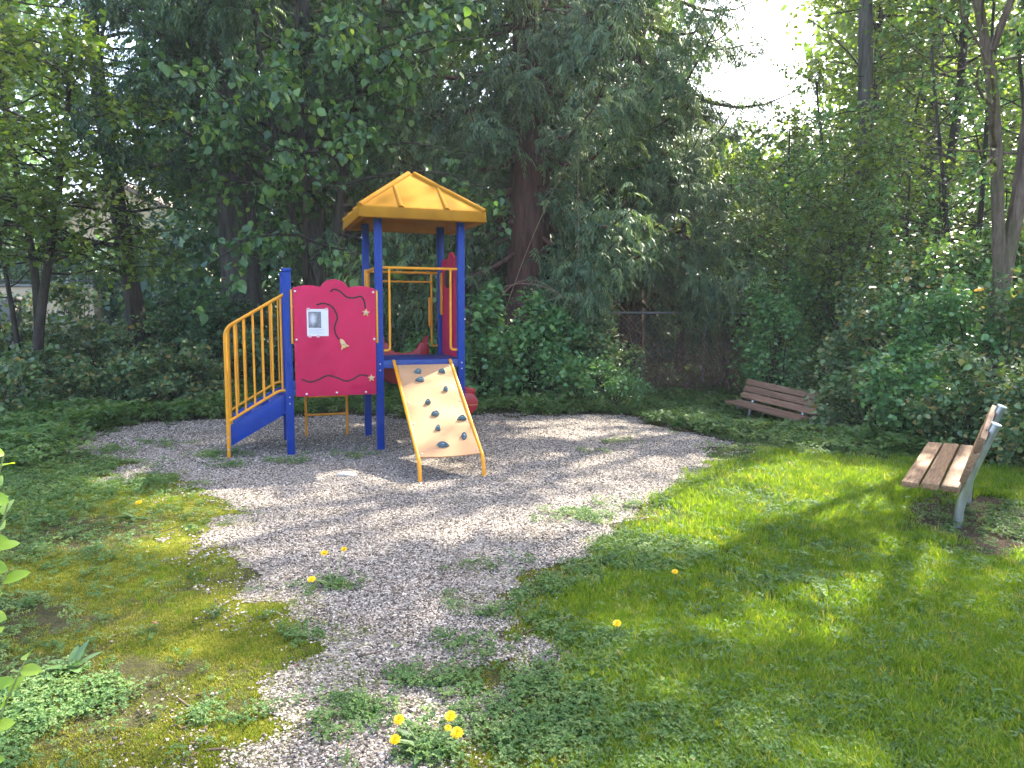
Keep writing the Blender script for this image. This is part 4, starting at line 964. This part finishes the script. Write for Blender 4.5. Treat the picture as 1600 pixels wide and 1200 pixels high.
# forked cherry on the right
bx_, by_ = px(1549, 9.6), 9.6
deciduous('cherry_tree', 'forked cherry tree with mossy bark rising behind the sunny bench', 'tree', BACKG, (bx_, by_),
          [(up_stem(bx_, by_, (-.02, 0, .8), (.02, 0, 1.7), (.10, 0, 2.3), (.24, 0, 3.2), (.26, -.05, 4.6), (.28, -.1, 6.5), (.5, -.1, 10)), .115, .05),
           ([(bx_+.06, by_, 1.9), (bx_+.02, by_, 2.5), (bx_-.14, by_-.05, 3.1), (bx_-.18, by_-.1, 3.9), (bx_-.40, by_-.1, 4.9), (bx_-.75, by_-.1, 6.2), (bx_-1.2, by_, 9.5)], .078, .035),
           ([(bx_-.42, by_-.1, 4.9), (bx_-.2, by_-.3, 5.6), (bx_+.1, by_-.4, 6.6), (bx_+.3, by_-.5, 9)], .045, .025)],
          [dict(stem=0, t0=.33, t1=.6, n=9, L=1.8, el=.2, up=.1, twigs=8, per=6, tw=.5, az=(2.0, 4.9)), dict(stem=1, t0=.2, t1=.6, n=16, L=2.4, el=.15, up=-.1, twigs=9, per=6, tw=.55, az=(1.9, 4.8)), dict(stem=1, t0=.5, t1=1, n=14, L=2.8, el=.4, up=.1, twigs=11, per=8, tw=.7, sz=.12), dict(stem=0, t0=.55, t1=1, n=16, L=3.2, el=.4, up=.1, twigs=11, per=9, tw=.7, sz=.12), dict(stem=2, t0=.2, t1=1, n=9, L=2.0, el=.4, twigs=10, per=8, tw=.7, sz=.10)],
          'l_fresh', 'bark_cherry', 112, leafsz=.075)
# slender trees on the right
for k, (c_, D, r0, H, lab, s, lf) in enumerate([
        (1448, 15.0, .12, 14, 'slender dark trunk with airy pale crown behind the cherry fork', 113, 'l_fresh'),
        (1325, 18.0, .13, 15, 'tall slim trunk with bright backlit leaves beside the sky gap', 114, 'l_fresh'),
        (1420, 19.0, .11, 14, 'thin upright trunk behind the airy pale crown', 115, 'l_fresh')]):
    bx_, by_ = px(c_, D), D
    deciduous('birch_tree', lab, 'tree', BACKG, (bx_, by_), [(up_stem(bx_, by_, (.1, 0, 3), (.35, 0, 6), (.4, .2, H)), r0, .04)],
              [dict(stem=0, t0=.10, t1=.62, n=46, L=2.3, el=.25, up=.1, twigs=12, per=11, tw=.65), dict(stem=0, t0=.45, t1=1, n=30, L=3.2, el=.45, up=.1, twigs=9, per=10, tw=.8, sz=.14)], lf, 'bark_dark', s, leafsz=.10)
for k, (c_, D, H, lab, s) in enumerate([(1215, 14.5, 5.2, 'small upright leafy tree below the bright sky gap', 116), (1300, 13.0, 4.4, 'bushy sapling with bright green leaves above the hedge', 117), (1400, 12.5, 3.9, 'leafy sapling rising from the hedge left of the cherry', 118), (1130, 16.5, 4.6, 'thin leafy sapling behind the chain link fence', 119)]):
    bx_, by_ = px(c_, D), D
    deciduous('sapling', lab, 'tree', 'saplings behind the hedge', (bx_, by_), [(up_stem(bx_, by_, (.1, 0, H*.5), (.05, 0, H)), .045, .015), (up_stem(bx_+.25, by_, (.2, 0, H*.5), (.5, 0, H*.85)), .035, .012)],
              [dict(stem=0, t0=.2, t1=1, n=34, L=1.45, el=.4, up=.1, twigs=11, per=11, tw=.5), dict(stem=1, t0=.25, t1=1, n=26, L=1.3, el=.4, up=.1, twigs=11, per=11, tw=.5)], 'l_shrub' if k % 2 == 0 else 'l_fresh', 'bark_dark', s, leafsz=.085)
for k, (c_, D, H, lab, lf) in enumerate([(1330, 15.5, 7.5, 'broad pale green tree filling the hedge gap left of the slender trunks', 'l_fresh'), (1510, 13.5, 7.5, 'broad green tree directly behind the cherry fork', 'l_shrub'), (1650, 11.5, 7.0, 'broad green tree behind the sunny bench and hedge', 'l_shrub'), (1400, 21, 10, 'distant pale crown seen between the slender trunks', 'l_fresh'), (1580, 19, 10, 'distant pale crown seen past the cherry stems', 'l_fresh')]):
    bx_, by_ = px(c_, D), D
    deciduous('hazel_tree', lab, 'tree', BACKG, (bx_, by_), [(up_stem(bx_, by_, (.1, 0, H*.5), (.05, 0, H)), .07, .02), (up_stem(bx_+.3, by_, (.5, .1, H*.5), (1.0, .1, H*.9)), .06, .02), (up_stem(bx_-.2, by_, (-.4, -.1, H*.45), (-.9, -.1, H*.85)), .06, .02)],
              [dict(stem=q, t0=.12, t1=1, n=24, L=.28*H, el=.35, up=.0, twigs=11, per=11, tw=.6) for q in (0, 1, 2)], lf, 'bark_dark', 150+k, leafsz=.10)
# tall trees to the right shading the lawn; three added to shade the gravel
for k, (x_, y_, H, t0, L_, lab) in enumerate([
        (9.6, 9.2, 14, .42, 4.6, 'tall broadleaf tree shading the lawn beyond the cherry'), (11.5, 14.5, 17, .42, 4.8, 'tall broadleaf tree behind the hedge with wide crown'),
        (9.2, 5.0, 12, .42, 4.4, 'tall broadleaf tree standing beyond the sunny bench'), (7.4, 15.5, 19, .5, 5.0, 'tall straight tree added so its high crown shades the gravel'),
        (10.6, 18.5, 21, .5, 5.2, 'tallest tree behind the hedge, added to shade the clearing'), (3.5, 20, 20, .6, 5.0, 'tall tree far behind the thin cedar, added for its high shading crown'), (12.8, 10.5, 17, .42, 4.8, 'tall broadleaf tree past the end of the hedge')]):
    deciduous('broadleaf_tree', lab, 'tree', BACKG, (x_, y_), [(up_stem(x_, y_, (.1, 0, 4), (-.1, 0, 8), (0, .2, H)), .2, .05)],
              [dict(stem=0, t0=t0, t1=1, n=56, L=L_, el=.3, up=.1, twigs=14, per=12, tw=1.0, sz=.23, jit=.12, s0=.1)], 'l_broad', 'bark_grey', 130+k)

# ------------------------------------------------------------------ shrubs
def shrub(name, label, group, base, rx, ry, h, n, leaf, seed, size=.07, six=True, el=-.25, wr=.8, cat='shrub', shell=.55, bark='bark_dark', lobes=9, thin=.0):
    r = np.random.default_rng(seed); bx, by = base; bz = float(gz(bx, by))-.05
    root = empty(name, (bx, by, bz), 0, label, cat, group)
    off = np.array([bx, by, bz])
    st_ = []; tips = []
    for k in range(lobes+9):
        a = r.uniform(0, 6.283); e = r.uniform(.2, 1.5); L = r.uniform(.55, 1.18)
        tip = np.array([math.cos(a)*math.cos(e)*rx*L*1.05, math.sin(a)*math.cos(e)*ry*L*1.05, .12+h*L*math.sin(e)*.92])
        b0 = np.array([r.normal(0, .12*rx), r.normal(0, .12*ry), 0]); mid = (b0+tip)/2+np.array([0, 0, .15*h])+r.normal(0, .06, 3)
        st_.append((np.array([b0, (b0+mid)/2+r.normal(0, .02, 3), mid, tip]), np.array([.014, .011, .008, .003])*(.6+h*.35))); tips.append(tip)
    V, F = poly_tubes(st_, 5); tag(mesh_from('stems', V, F, M[bark], root, True), kind='stuff')
    # leaves gather in clumps round the shoots
    tips = np.array(tips); which = r.integers(0, len(tips), n); c = tips[which]
    sph = r.normal(0, 1, (n, 3)); sph /= np.linalg.norm(sph, axis=1, keepdims=True); rad = r.random(n)**.5
    cs = r.uniform(.16, .42, len(tips))[which]
    P_ = c+sph*rad[:, None]*np.stack([rx*cs, ry*cs, h*cs*.6], 1)
    # and fill the dome
    m = int(n*.22); s2 = r.normal(0, 1, (m, 3)); s2 /= np.linalg.norm(s2, axis=1, keepdims=True); s2[:, 2] = abs(s2[:, 2]); rr = r.uniform(.45, 1, m)[:, None]
    P_[:m] = s2*rr*np.array([rx, ry, h])*(.72+.25*vnoise(s2[:, 0]*2+seed, s2[:, 2]*2+s2[:, 1], .5, seed)[:, None])
    P_ = P_[P_[:, 2] > .02]
    P_ += off; k = cull(P_) | (P_[:, 2] < 1.2); P_ = P_[k]
    V, F, q = leaves_on(P_, r, 1.0, el=el, sd=.5, wr=wr, six=six); nv = 6 if six else 4; B = np.repeat(P_, nv, 0); V = B+(V-B)*np.repeat(size*r.uniform(.55, 1.45, len(P_)), nv)[:, None]
    o = mesh_from('foliage', V-off, F, M[leaf], root, False, np.repeat(r.random(len(P_)), q)); tag(o, kind='stuff')
    return root
SB = 'shrubs behind the play area'; HB = 'hedge shrubs on the right'; LB = 'undergrowth on the left bank'
for k, (c_, D, rx, ry, h, n, sz) in enumerate([(760, 12.6, .9, .8, 1.75, 5200, .085), (850, 12.2, 1.05, .85, 1.9, 6400, .085), (935, 12.6, .9, .8, 1.75, 5200, .08), (690, 13.2, .9, .7, 1.5, 4200, .08), (985, 12.9, .45, .4, .95, 1600, .06), (905, 11.7, .6, .4, .75, 2200, .06), (965, 11.9, .5, .4, .6, 1600, .055)]):
    shrub('salmonberry_shrub', ['rounded green shrub right behind the slide', 'largest rounded green shrub behind the gravel between slide and fence', 'green shrub at the open end of the shrub row by the fence', 'green shrub behind the deck of the playground', 'low pale shrub leaning out towards the fence', 'low spreading shrub spilling onto the gravel in front of the largest shrub', 'smallest shrub at the gravel edge towards the fence'][k], SB, (px(c_, D), D), rx, ry, h, n, ('l_shrub', 'l_bramble')[k in (2, 4)], 200+k, sz*(1.25 if k in (0, 3) else .9))
for k, (c_, D, rx, ry, h, n, sz) in enumerate([(340, 12.6, .9, .7, 1.7, 4200, .09), (430, 13.0, .8, .7, 1.6, 3600, .09), (520, 13.4, .8, .7, 1.5, 3200, .085), (610, 13.6, .8, .7, 1.5, 3200, .08), (275, 13.4, .8, .7, 1.9, 3800, .09)]):
    shrub('laurel_shrub', ['dark glossy shrub beside the stair rail', 'dark shrub filling the gap behind the crimson panel', 'dark shrub seen between panel and deck', 'dark shrub seen below the deck rails', 'tall dark shrub between the leaning trunk and the stair rail'][k], SB, (px(c_, D), D), rx, ry, h, n, 'l_dark', 220+k, sz)
for k, (c_, D, rx, ry, h, n, sz) in enumerate([(30, 10.6, .8, .6, .9, 3000, .07), (110, 10.9, .9, .6, .85, 3200, .07), (190, 11.0, .9, .6, .8, 3200, .07), (270, 11.4, .8, .6, .8, 2800, .07), (60, 12.2, 1.0, .7, 1.1, 3000, .08), (150, 12.6, 1.1, .7, 1.15, 3200, .08), (235, 12.6, .8, .7, 1.1, 2600, .08), (310, 11.9, .6, .5, .9, 2000, .07), (-30, 9.6, .7, .6, .9, 2200, .07), (10, 13.5, 1.0, .7, 1.3, 2400, .08), (120, 14.5, 1.2, .8, 1.5, 3000, .09), (8, 11.8, .7, .5, 1.5, 2600, .08)]):
    shrub('bramble_bush', {0: 'low bramble bush in front of the small forked maple', 6: 'bramble bush at the foot of the leaning dark trunk', 7: 'small bramble bush close to the stair rail', 8: 'low bramble bush where the left bank meets the clover', 9: 'bramble bush growing against the grey concrete wall'}.get(k, 'low bramble bush on the shaded left bank between maple and leaning trunk'), LB, (px(c_, D), D), rx, ry, h, n, 'l_bramble', 240+k, sz)
for k, (c_, D, rx, ry, h, n, sz) in enumerate([(1215, 12.9, .9, .8, 2.3, 5200, .075), (1345, 11.9, .9, .7, 2.2, 5600, .075), (1390, 10.8, .95, .8, 2.1, 6000, .075), (1470, 10.0, .9, .8, 2.0, 6000, .07), (1580, 9.3, .9, .8, 1.8, 5600, .07), (1375, 9.7, .7, .55, 1.35, 4600, .065), (1430, 8.7, .7, .6, 1.2, 4600, .065), (1520, 8.0, .7, .6, 1.1, 4600, .06), (1630, 7.4, .75, .6, 1.2, 4600, .06), (1300, 13.8, 1.1, .9, 3.1, 5000, .085), (1440, 12.6, 1.1, .9, 3.2, 5000, .085), (1570, 11.6, 1.1, .9, 3.0, 5000, .085), (1350, 10.4, .5, .45, 1.1, 2600, .06)]):
    shrub('hedge_shrub', {0: 'leafy shrub directly behind the tilted reddish bench', 1: 'tall leafy shrub just right of the tilted reddish bench', 4: 'leafy shrub at the foot of the forked cherry', 8: 'leafy shrub right behind the backrest of the sunny bench', 9: 'tall leafy shrub standing back near the chain link fence end'}.get(k, 'leafy mixed shrub in the tall hedge between the two benches'), HB, (px(c_, D), D), rx, ry, h, n, 'l_bramble' if k % 3 else 'l_shrub', 270+k, sz)

# dead twiggy thicket and hanging dead fronds by the fence
def thicket(label, base, rx, h, n, seed, arch=.6):
    r = np.random.default_rng(seed); bx, by = base; bz = float(gz(bx, by))
    root = empty('dead_thicket', (bx, by, bz), 0, label, 'thicket', 'dead brushwood by the fence'); B = []
    for k in range(n):
        a = r.uniform(0, 6.283); L = r.uniform(.4, 1)*h; b0 = np.array([r.normal(0, rx*.5), r.normal(0, .3), 0]); d = np.array([math.cos(a)*arch, math.sin(a)*arch*.6, 1])
        B.append((limb(b0, d, L*1.4, -1.2, r, 7, .14), np.linspace(.008, .002, 7)))
    V, F = poly_tubes(B, 3); o = mesh_from('stems', V, F, M['dry'], root, False, r.random(len(F))); tag(o, kind='stuff'); return root
thicket('tangle of dry brown stems in front of the chain link fence', (px(1050, 14.6), 14.6), 1.0, 1.4, 190, 301)
thicket('curtain of dead brown fronds right of the fence post', (px(1150, 14.9), 14.9), .6, 1.7, 160, 302, .3)
thicket('sparse dry stems at the foot of the big cedar', (px(930, 14.0), 14.0), 1.0, 2.0, 120, 303, .7)
# arching bramble canes
CANES = [((700, 13.6, .2), (760, 12.2, 3.1), (870, 12.4, 2.0), (990, 12.8, 1.0)), ((720, 13, .2), (800, 12.0, 1.9), (890, 12.0, 2.2), (985, 12.6, 1.4)), ((760, 13, .4), (805, 12.2, 2.4), (850, 12.2, 3.3), (890, 12.4, 4.3)), ((905, 13, .3), (902, 12.4, 2.2), (900, 12.4, 3.6), (897, 12.5, 5.0)),
         ((840, 13, .6), (900, 12.2, 2.6), (960, 12.3, 1.9), (1000, 12.5, 1.2)), ((735, 12.9, .5), (770, 12.2, 2.2), (830, 12.2, 2.6), (900, 12.3, 1.5)), ((560, 14, .3), (545, 13.4, 2.2), (535, 13.4, 3.5), (530, 13.5, 4.5)), ((1140, 16, 4.6), (1170, 15.6, 5.6), (1200, 15.6, 5.4), (1225, 15.8, 4.6))]
for k, c_ in enumerate(CANES):
    pts = np.array([(px(a, D), D, z) for a, D, z in c_]); t = np.linspace(0, 1, 16)[:, None]
    q = pts[0]*(1-t)**3+3*pts[1]*t*(1-t)**2+3*pts[2]*t*t*(1-t)+pts[3]*t**3
    V, F = poly_tubes([(q, np.linspace(.009, .004, 16))], 5)
    tag(mesh_from('bramble_cane', V, F, M['cane'], None, True), 'bare thin arching bramble cane in front of the dark trees', 'cane', 'bramble canes before the trees')

# dark wood far behind, one mass
def far_wood(name, label, seed, n, col0, col1, y0, y1, top, leaf, size, per):
    r = np.random.default_rng(seed); Ps = []
    for k in range(n):
        c_ = r.uniform(col0, col1); y_ = r.uniform(y0, y1); t_ = top(c_, y_)
        zc = r.uniform(.2, t_); R_ = r.uniform(.8, 1.9); m = int(per*R_*R_/1.6)
        g = r.normal(0, 1, (m, 3)); g /= np.linalg.norm(g, axis=1, keepdims=True); Ps.append(np.array([px(c_, y_), y_, zc])+g*R_*r.uniform(.4, 1, (m, 1))*np.array([1, 1, .8]))
    P_ = np.concatenate(Ps); P_ = P_[P_[:, 2] > .1]; P_ = P_[cull(P_, .2)]
    V, F, q = leaves_on(P_, r, size, six=False, wr=.7)
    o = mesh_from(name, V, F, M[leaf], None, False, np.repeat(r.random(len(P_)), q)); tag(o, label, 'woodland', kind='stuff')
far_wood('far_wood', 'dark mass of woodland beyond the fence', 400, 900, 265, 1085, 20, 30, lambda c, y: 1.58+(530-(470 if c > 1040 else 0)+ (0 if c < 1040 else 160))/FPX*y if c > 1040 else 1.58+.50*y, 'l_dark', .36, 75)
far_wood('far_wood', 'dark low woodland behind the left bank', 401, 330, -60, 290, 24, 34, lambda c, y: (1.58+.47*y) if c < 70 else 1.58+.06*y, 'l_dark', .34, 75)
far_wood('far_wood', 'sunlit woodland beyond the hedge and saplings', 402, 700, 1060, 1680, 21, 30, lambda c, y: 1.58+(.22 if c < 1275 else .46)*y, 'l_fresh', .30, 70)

# ------------------------------------------------------------------ fence, walls, house
fx0, fx1, fy = px(905, 15.4), px(1260, 15.4), 15.4
fe = empty('chain_link_fence', (fx0, fy, 0), 0, 'rusty chain link fence with a bright top rail behind the thicket', 'fence')
W__ = fx1-fx0
MB().tube([(0, 0, 1.56), (W__, 0, 1.56)], .022, 8).build('top_rail', M['dull_galv'], fe)
for x_ in (px(1100, 15.4)-fx0-2.4, px(1100, 15.4)-fx0, px(1100, 15.4)-fx0+2.4):
    if -.1 < x_ < W__+.1: MB().tube([(x_, .03, -.5), (x_, .03, 1.60)], .030, 10).build('fence_post', M['dull_galv'], fe)
wires = []
s_ = .075; k = -1.7
while k < W__+1.7:
    for sg in (1, -1):
        a0 = max(0, k); 
        p0 = np.array([k, 0, -.15 if sg > 0 else 1.55]); p1 = np.array([k+1.7, 0, 1.55 if sg > 0 else -.15])
        t0 = max(0, -k/1.7); t1 = min(1, (W__-k)/1.7)
        if t1 > t0: wires.append((np.array([p0+(p1-p0)*t0, p0+(p1-p0)*t1]), np.array([.0016, .0016])))
    k += s_*1.414
V, F = poly_tubes(wires, 3); tag(mesh_from('wire_mesh', V, F, M['dull_galv'], fe), kind='stuff')

cwx, cwy = px(22, 12.4), 12.4
wl = empty('concrete_wall', (cwx, cwy, 0), .1, 'grey concrete wall panel ending in a square post at the left bank', 'wall')
MB().box(-3.4, -.16, -.04, .06, -.3, 1.62).build('wall_panel', M['concrete'], wl, .01)
MB().box(-.12, .10, -.11, .11, -.3, 1.72).build('pillar', M['concrete'], wl, .012)
MB().box(-.15, .13, -.14, .14, 1.722, 1.78).build('coping', M['concrete'], wl, .012)

rwx0, rwx1, rwy = -27, px(150, 22), 22.0
rw = empty('retaining_wall', (rwx0, rwy, 0), 0, 'beige retaining wall carrying a black iron railing', 'wall')
MB().box(0, rwx1-rwx0, 0, .4, -.5, 2.25).build('wall_face', M['house'], rw, .02)
MB().box(-.04, rwx1-rwx0+.04, -.05, .45, 2.253, 2.33).build('coping', M['concrete'], rw, .01)
rl = empty('iron_railing', (rwx0, rwy+.2, 2.335), 0, 'black iron railing on top of the beige retaining wall', 'railing')
for z in (.1, .95): MB().box(0, rwx1-rwx0, -.02, .02, z, z+.04).build('rail', M['black'], rl)
b0 = MB().box(-.01, .01, -.01, .01, 0, 1.0).build('baluster', M['black'], rl)
for k in range(1, int((rwx1-rwx0)/.16)):
    c_ = b0.copy(); C.objects.link(c_); c_.parent = rl; c_.location = (k*.16, 0, 0)

hs_ = empty('house', (-25.5, 40, 0), 0, 'beige house with brown gabled roof glimpsed through the leaves', 'house')
MB().box(0, 8.2, 0, 8, -.5, 6.0).build('wall', M['house'], hs_)
MB().prism([(-.6, 5.9), (4.1, 8.3), (8.8, 5.9), (8.8, 6.1), (4.1, 8.55), (-.6, 6.1)], lambda a, b, t: (a, t, b), -.6, 8.6).build('roof', M['house_roof'], hs_)
MB().prism([(.05, 6.0), (8.15, 6.0), (4.1, 8.15)], lambda a, b, t: (a, t, b), .02, .2).build('gable', M['house'], hs_)
for x_, z in ((1.2, 3.6), (5.4, 3.6), (1.2, .9), (5.4, .9)):
    w_ = MB().box(x_-.1, x_+1.7, -.06, -.002, z-.1, z+1.5).build('window', M['trim'], hs_)
    for q in (0, 1): MB().box(x_+q*.85, x_+.75+q*.85, -.085, -.062, z, z+1.4).build('pane', M['glass'], w_)

# ------------------------------------------------------------------ small plants and litter
def leaf_obj(parent, p, d, nrm_, L, W, mat, name='leaf'):
    d = np.array(d, float); d /= np.linalg.norm(d); n_ = np.array(nrm_, float); s = np.cross(d, n_); s /= np.linalg.norm(s); n_ = np.cross(s, d); p = np.array(p, float)
    V = []; K = 7; F = []
    for i in range(K+1):
        t = i/K; w = W*.5*math.sin(math.pi*min(1, t*.92+.06))**.8*(1 if t < .98 else .05); c = p+d*L*t-n_*L*.22*t*t
        V += [c-s*w+n_*w*.25, c, c+s*w+n_*w*.25]
    for i in range(K):
        a = i*3; F += [(a, a+1, a+4, a+3), (a+1, a+2, a+5, a+4)]
    return mesh_from(name, np.array(V), np.array(F), mat, parent, True)
def dandelion(base, heads, nleaf, label, seed, ls=.10):
    r = np.random.default_rng(seed); z = float(gz(*base)); root = empty('dandelion', (base[0], base[1], z), 0, label, 'dandelion', 'dandelions in flower')
    for k in range(nleaf):
        a = r.uniform(0, 6.28); e = r.uniform(.15, .75)
        leaf_obj(root, (0, 0, .004), (math.cos(a)*math.cos(e), math.sin(a)*math.cos(e), math.sin(e)), (0, 0, 1), ls*r.uniform(.6, 1.2), ls*.26, M['l_weed'])
    for (hx, hy, hz, hr) in heads:
        st_ = MB().tube([(hx*.1, hy*.1, 0), (hx*.6, hy*.6, hz*.7), (hx, hy, hz)], .0022, 6).build('stem', M['stem'], root)
        tl = np.array([-.1, -.45, 1.]); tl /= np.linalg.norm(tl); a1 = np.cross(tl, [1, 0, 0]); a1 /= np.linalg.norm(a1); a2 = np.cross(tl, a1)
        V, F = [], []
        for ring_, (n_, e_, l_) in enumerate(((26, .10, 1), (24, .38, .9), (18, .7, .72), (12, 1.05, .55), (6, 1.35, .42))):
            for q in range(n_):
                t = 2*math.pi*(q+.5*ring_)/n_+r.normal(0, .05); o_ = math.cos(t)*a1+math.sin(t)*a2; d_ = o_*math.cos(e_)+tl*math.sin(e_); s_ = -math.sin(t)*a1+math.cos(t)*a2
                L_ = hr*l_*r.uniform(.9, 1.1); w_ = hr*.085; b_ = np.array([hx, hy, hz]); i = len(V)
                V += [b_-s_*w_*.4, b_+s_*w_*.4, b_+d_*L_+s_*w_, b_+d_*L_-s_*w_]; F.append((i, i+1, i+2, i+3))
        fh = mesh_from('flower_head', np.array(V), np.array(F), M['petal'], root); MB().ball((hx, hy, hz+hr*.12), hr*.30, 2, (1, 1, .6)).build('flower_center', M['petal'], fh)
    return root
dandelion((-.31, 2.45), [(-.10, .03, .10, .021), (-.10, -.06, .08, .020), (.09, .02, .12, .022), (.085, -.02, .10, .013), (.12, -.05, .10, .023)], 13, 'dandelion with several open yellow heads at the end of the gravel tongue', 501, .12)
dandelion((-1.03, 3.98), [(-.08, .13, .16, .022), (.02, .20, .16, .020), (-.10, -.08, .08, .024)], 12, 'dandelion with three yellow heads on the open gravel', 502, .11)
dandelion((-2.85, 5.25), [(.03, .02, .12, .024)], 7, 'single dandelion with upright leaves in the yellow moss', 503, .15)
dandelion((.52, 3.35), [(0, 0, .07, .021)], 4, 'single low dandelion in the lawn near a bare gravel patch', 504, .07)
dandelion((.95, 4.0), [(0, 0, .09, .018)], 3, 'small dandelion on the thin lawn left of the sunny grass', 505, .07)
# broad leaved weed on the left
r = np.random.default_rng(520); wd = empty('broadleaf_weed', (-1.92, 2.98, float(gz(-1.92, 2.98))), 0, 'broad leaved weed with upright pale leaves at the edge of the moss', 'weed')
for k in range(7):
    a = r.uniform(0, 6.28); e = r.uniform(.5, 1.2); leaf_obj(wd, (0, 0, 0), (math.cos(a)*math.cos(e), math.sin(a)*math.cos(e), math.sin(e)), (math.cos(a+3), math.sin(a+3), .6), r.uniform(.09, .16), .05, M['l_weed'])
# bright shrub shoots beside the camera
r = np.random.default_rng(530)
def sprig(base, tip, n, label, sz=.055):
    n = int(n*1.5); sz = sz*.9; tip = (tip[0]+.0, tip[1], tip[2])
    root = empty('shrub_sprig', base, 0, label, 'sprig', 'fresh shoots at the path edge')
    b = Vector((0, 0, 0)); t = Vector(tip)-Vector(base); mid = t*.5+Vector((-.06, 0, .05))
    pts = [b*(1-s)**2+mid*2*s*(1-s)+t*s*s for s in np.linspace(0, 1, 9).tolist()]
    MB().tube(pts, list(np.linspace(.006, .002, 9)), 6).build('stem', M['stem'], root)
    for k in range(n):
        s = .45+.55*k/(n-1); p = b*(1-s)**2+mid*2*s*(1-s)+t*s*s; a = k*2.4+r.normal(0, .3); e = r.uniform(.0, .7)
        leaf_obj(root, p, (math.cos(a)*math.cos(e), math.sin(a)*math.cos(e), math.sin(e)), (-.2, -.9, .8), sz*r.uniform(.7, 1.2), sz*.55, M['l_near'])
sprig((-1.50, 1.72, .0), (-1.26, 1.74, 1.22), 14, 'shoot with light green leaves, the tallest at the left path edge', .06)
sprig((-1.42, 1.62, .0), (-1.20, 1.66, 1.12), 14, 'bright yellow green shoot with oval leaves beside the tallest shoot', .065)
sprig((-1.40, 1.62, .0), (-1.20, 1.64, .96), 12, 'bright green shoot reaching over the dark clover', .065)
sprig((-1.36, 1.55, .0), (-1.14, 1.60, .76), 10, 'low shoot with pale green leaves over the moss', .06)
# twigs, dead leaves, a stone
for k, (x_, y_, a, L) in enumerate([(-2.62, 4.92, .1, .28), (-2.75, 5.35, 2.5, .18), (-.38, 3.28, .6, .22), (-1.25, 2.55, .7, .26), (-1.1, 2.42, .2, .3), (.05, 3.35, .8, .3), (-1.35, 2.75, -.6, .16), (.25, 2.6, .05, .35), (-.7, 3.12, .15, .12)]):
    z = float(gz(x_, y_))+.012; q = limb(np.array([0, 0, 0.]), np.array([math.cos(a), math.sin(a), .03]), L, 0, np.random.default_rng(540+k), 6, .12)
    V, F = poly_tubes([(q, np.linspace(.005, .002, 6))], 5); o = mesh_from('fallen_twig', V, F, M['twig'], None, True); o.location = (x_, y_, z); tag(o, 'thin dry fallen twig lying on the moss and gravel', 'twig', 'fallen twigs')
for k, (x_, y_, s, lab) in enumerate([(.50, 3.12, .05, 'curled reddish dead leaf on the lawn near a dandelion'), (.66, 2.34, .06, 'dead brown leaf lying in the thin grass'), (-1.78, 3.42, .05, 'dead leaf on the yellow moss'), (-.95, 3.0, .03, 'tiny dead leaf at the gravel edge')]):
    z = float(gz(x_, y_))+.025; o = leaf_obj(None, (-s/2, 0, 0), (1, .3, .25), (.2, -.3, 1), s, s*.7, M['dead_leaf'], 'fallen_leaf'); o.location = (x_, y_, z); o.rotation_euler = (0, 0, k*1.3); tag(o, lab, 'leaf', 'dead leaves on the ground')
m = MB().ball((0, 0, 0), 1, 2, (.11, .08, .03)); rr_ = np.random.default_rng(8)
for v in m.bm.verts: v.co *= rr_.uniform(.82, 1.12)
o = m.build('flat_stone', M['stone'], None); o.location = (px(537, 6.7), 6.72, .008); tag(o, 'pale flat stone half buried in the gravel before the panel', 'stone')

# ------------------------------------------------------------------ thin pale volume added to lift dark foliage, in place of lens veil
m, nt, b = new_mat('added_haze'); nt.nodes.remove(b)
pv = nt.nodes.new('ShaderNodeVolumePrincipled'); pv.inputs['Color'].default_value = (.92, .95, 1, 1); pv.inputs['Density'].default_value = .0011; pv.inputs['Anisotropy'].default_value = .2
nt.links.new(pv.outputs[0], nt.nodes['Material Output'].inputs['Volume'])
hz = MB().box(-130, 130, -60, 170, -1.6, 26).build('added_haze', m, None, smooth=False); tag(hz, kind='stuff')
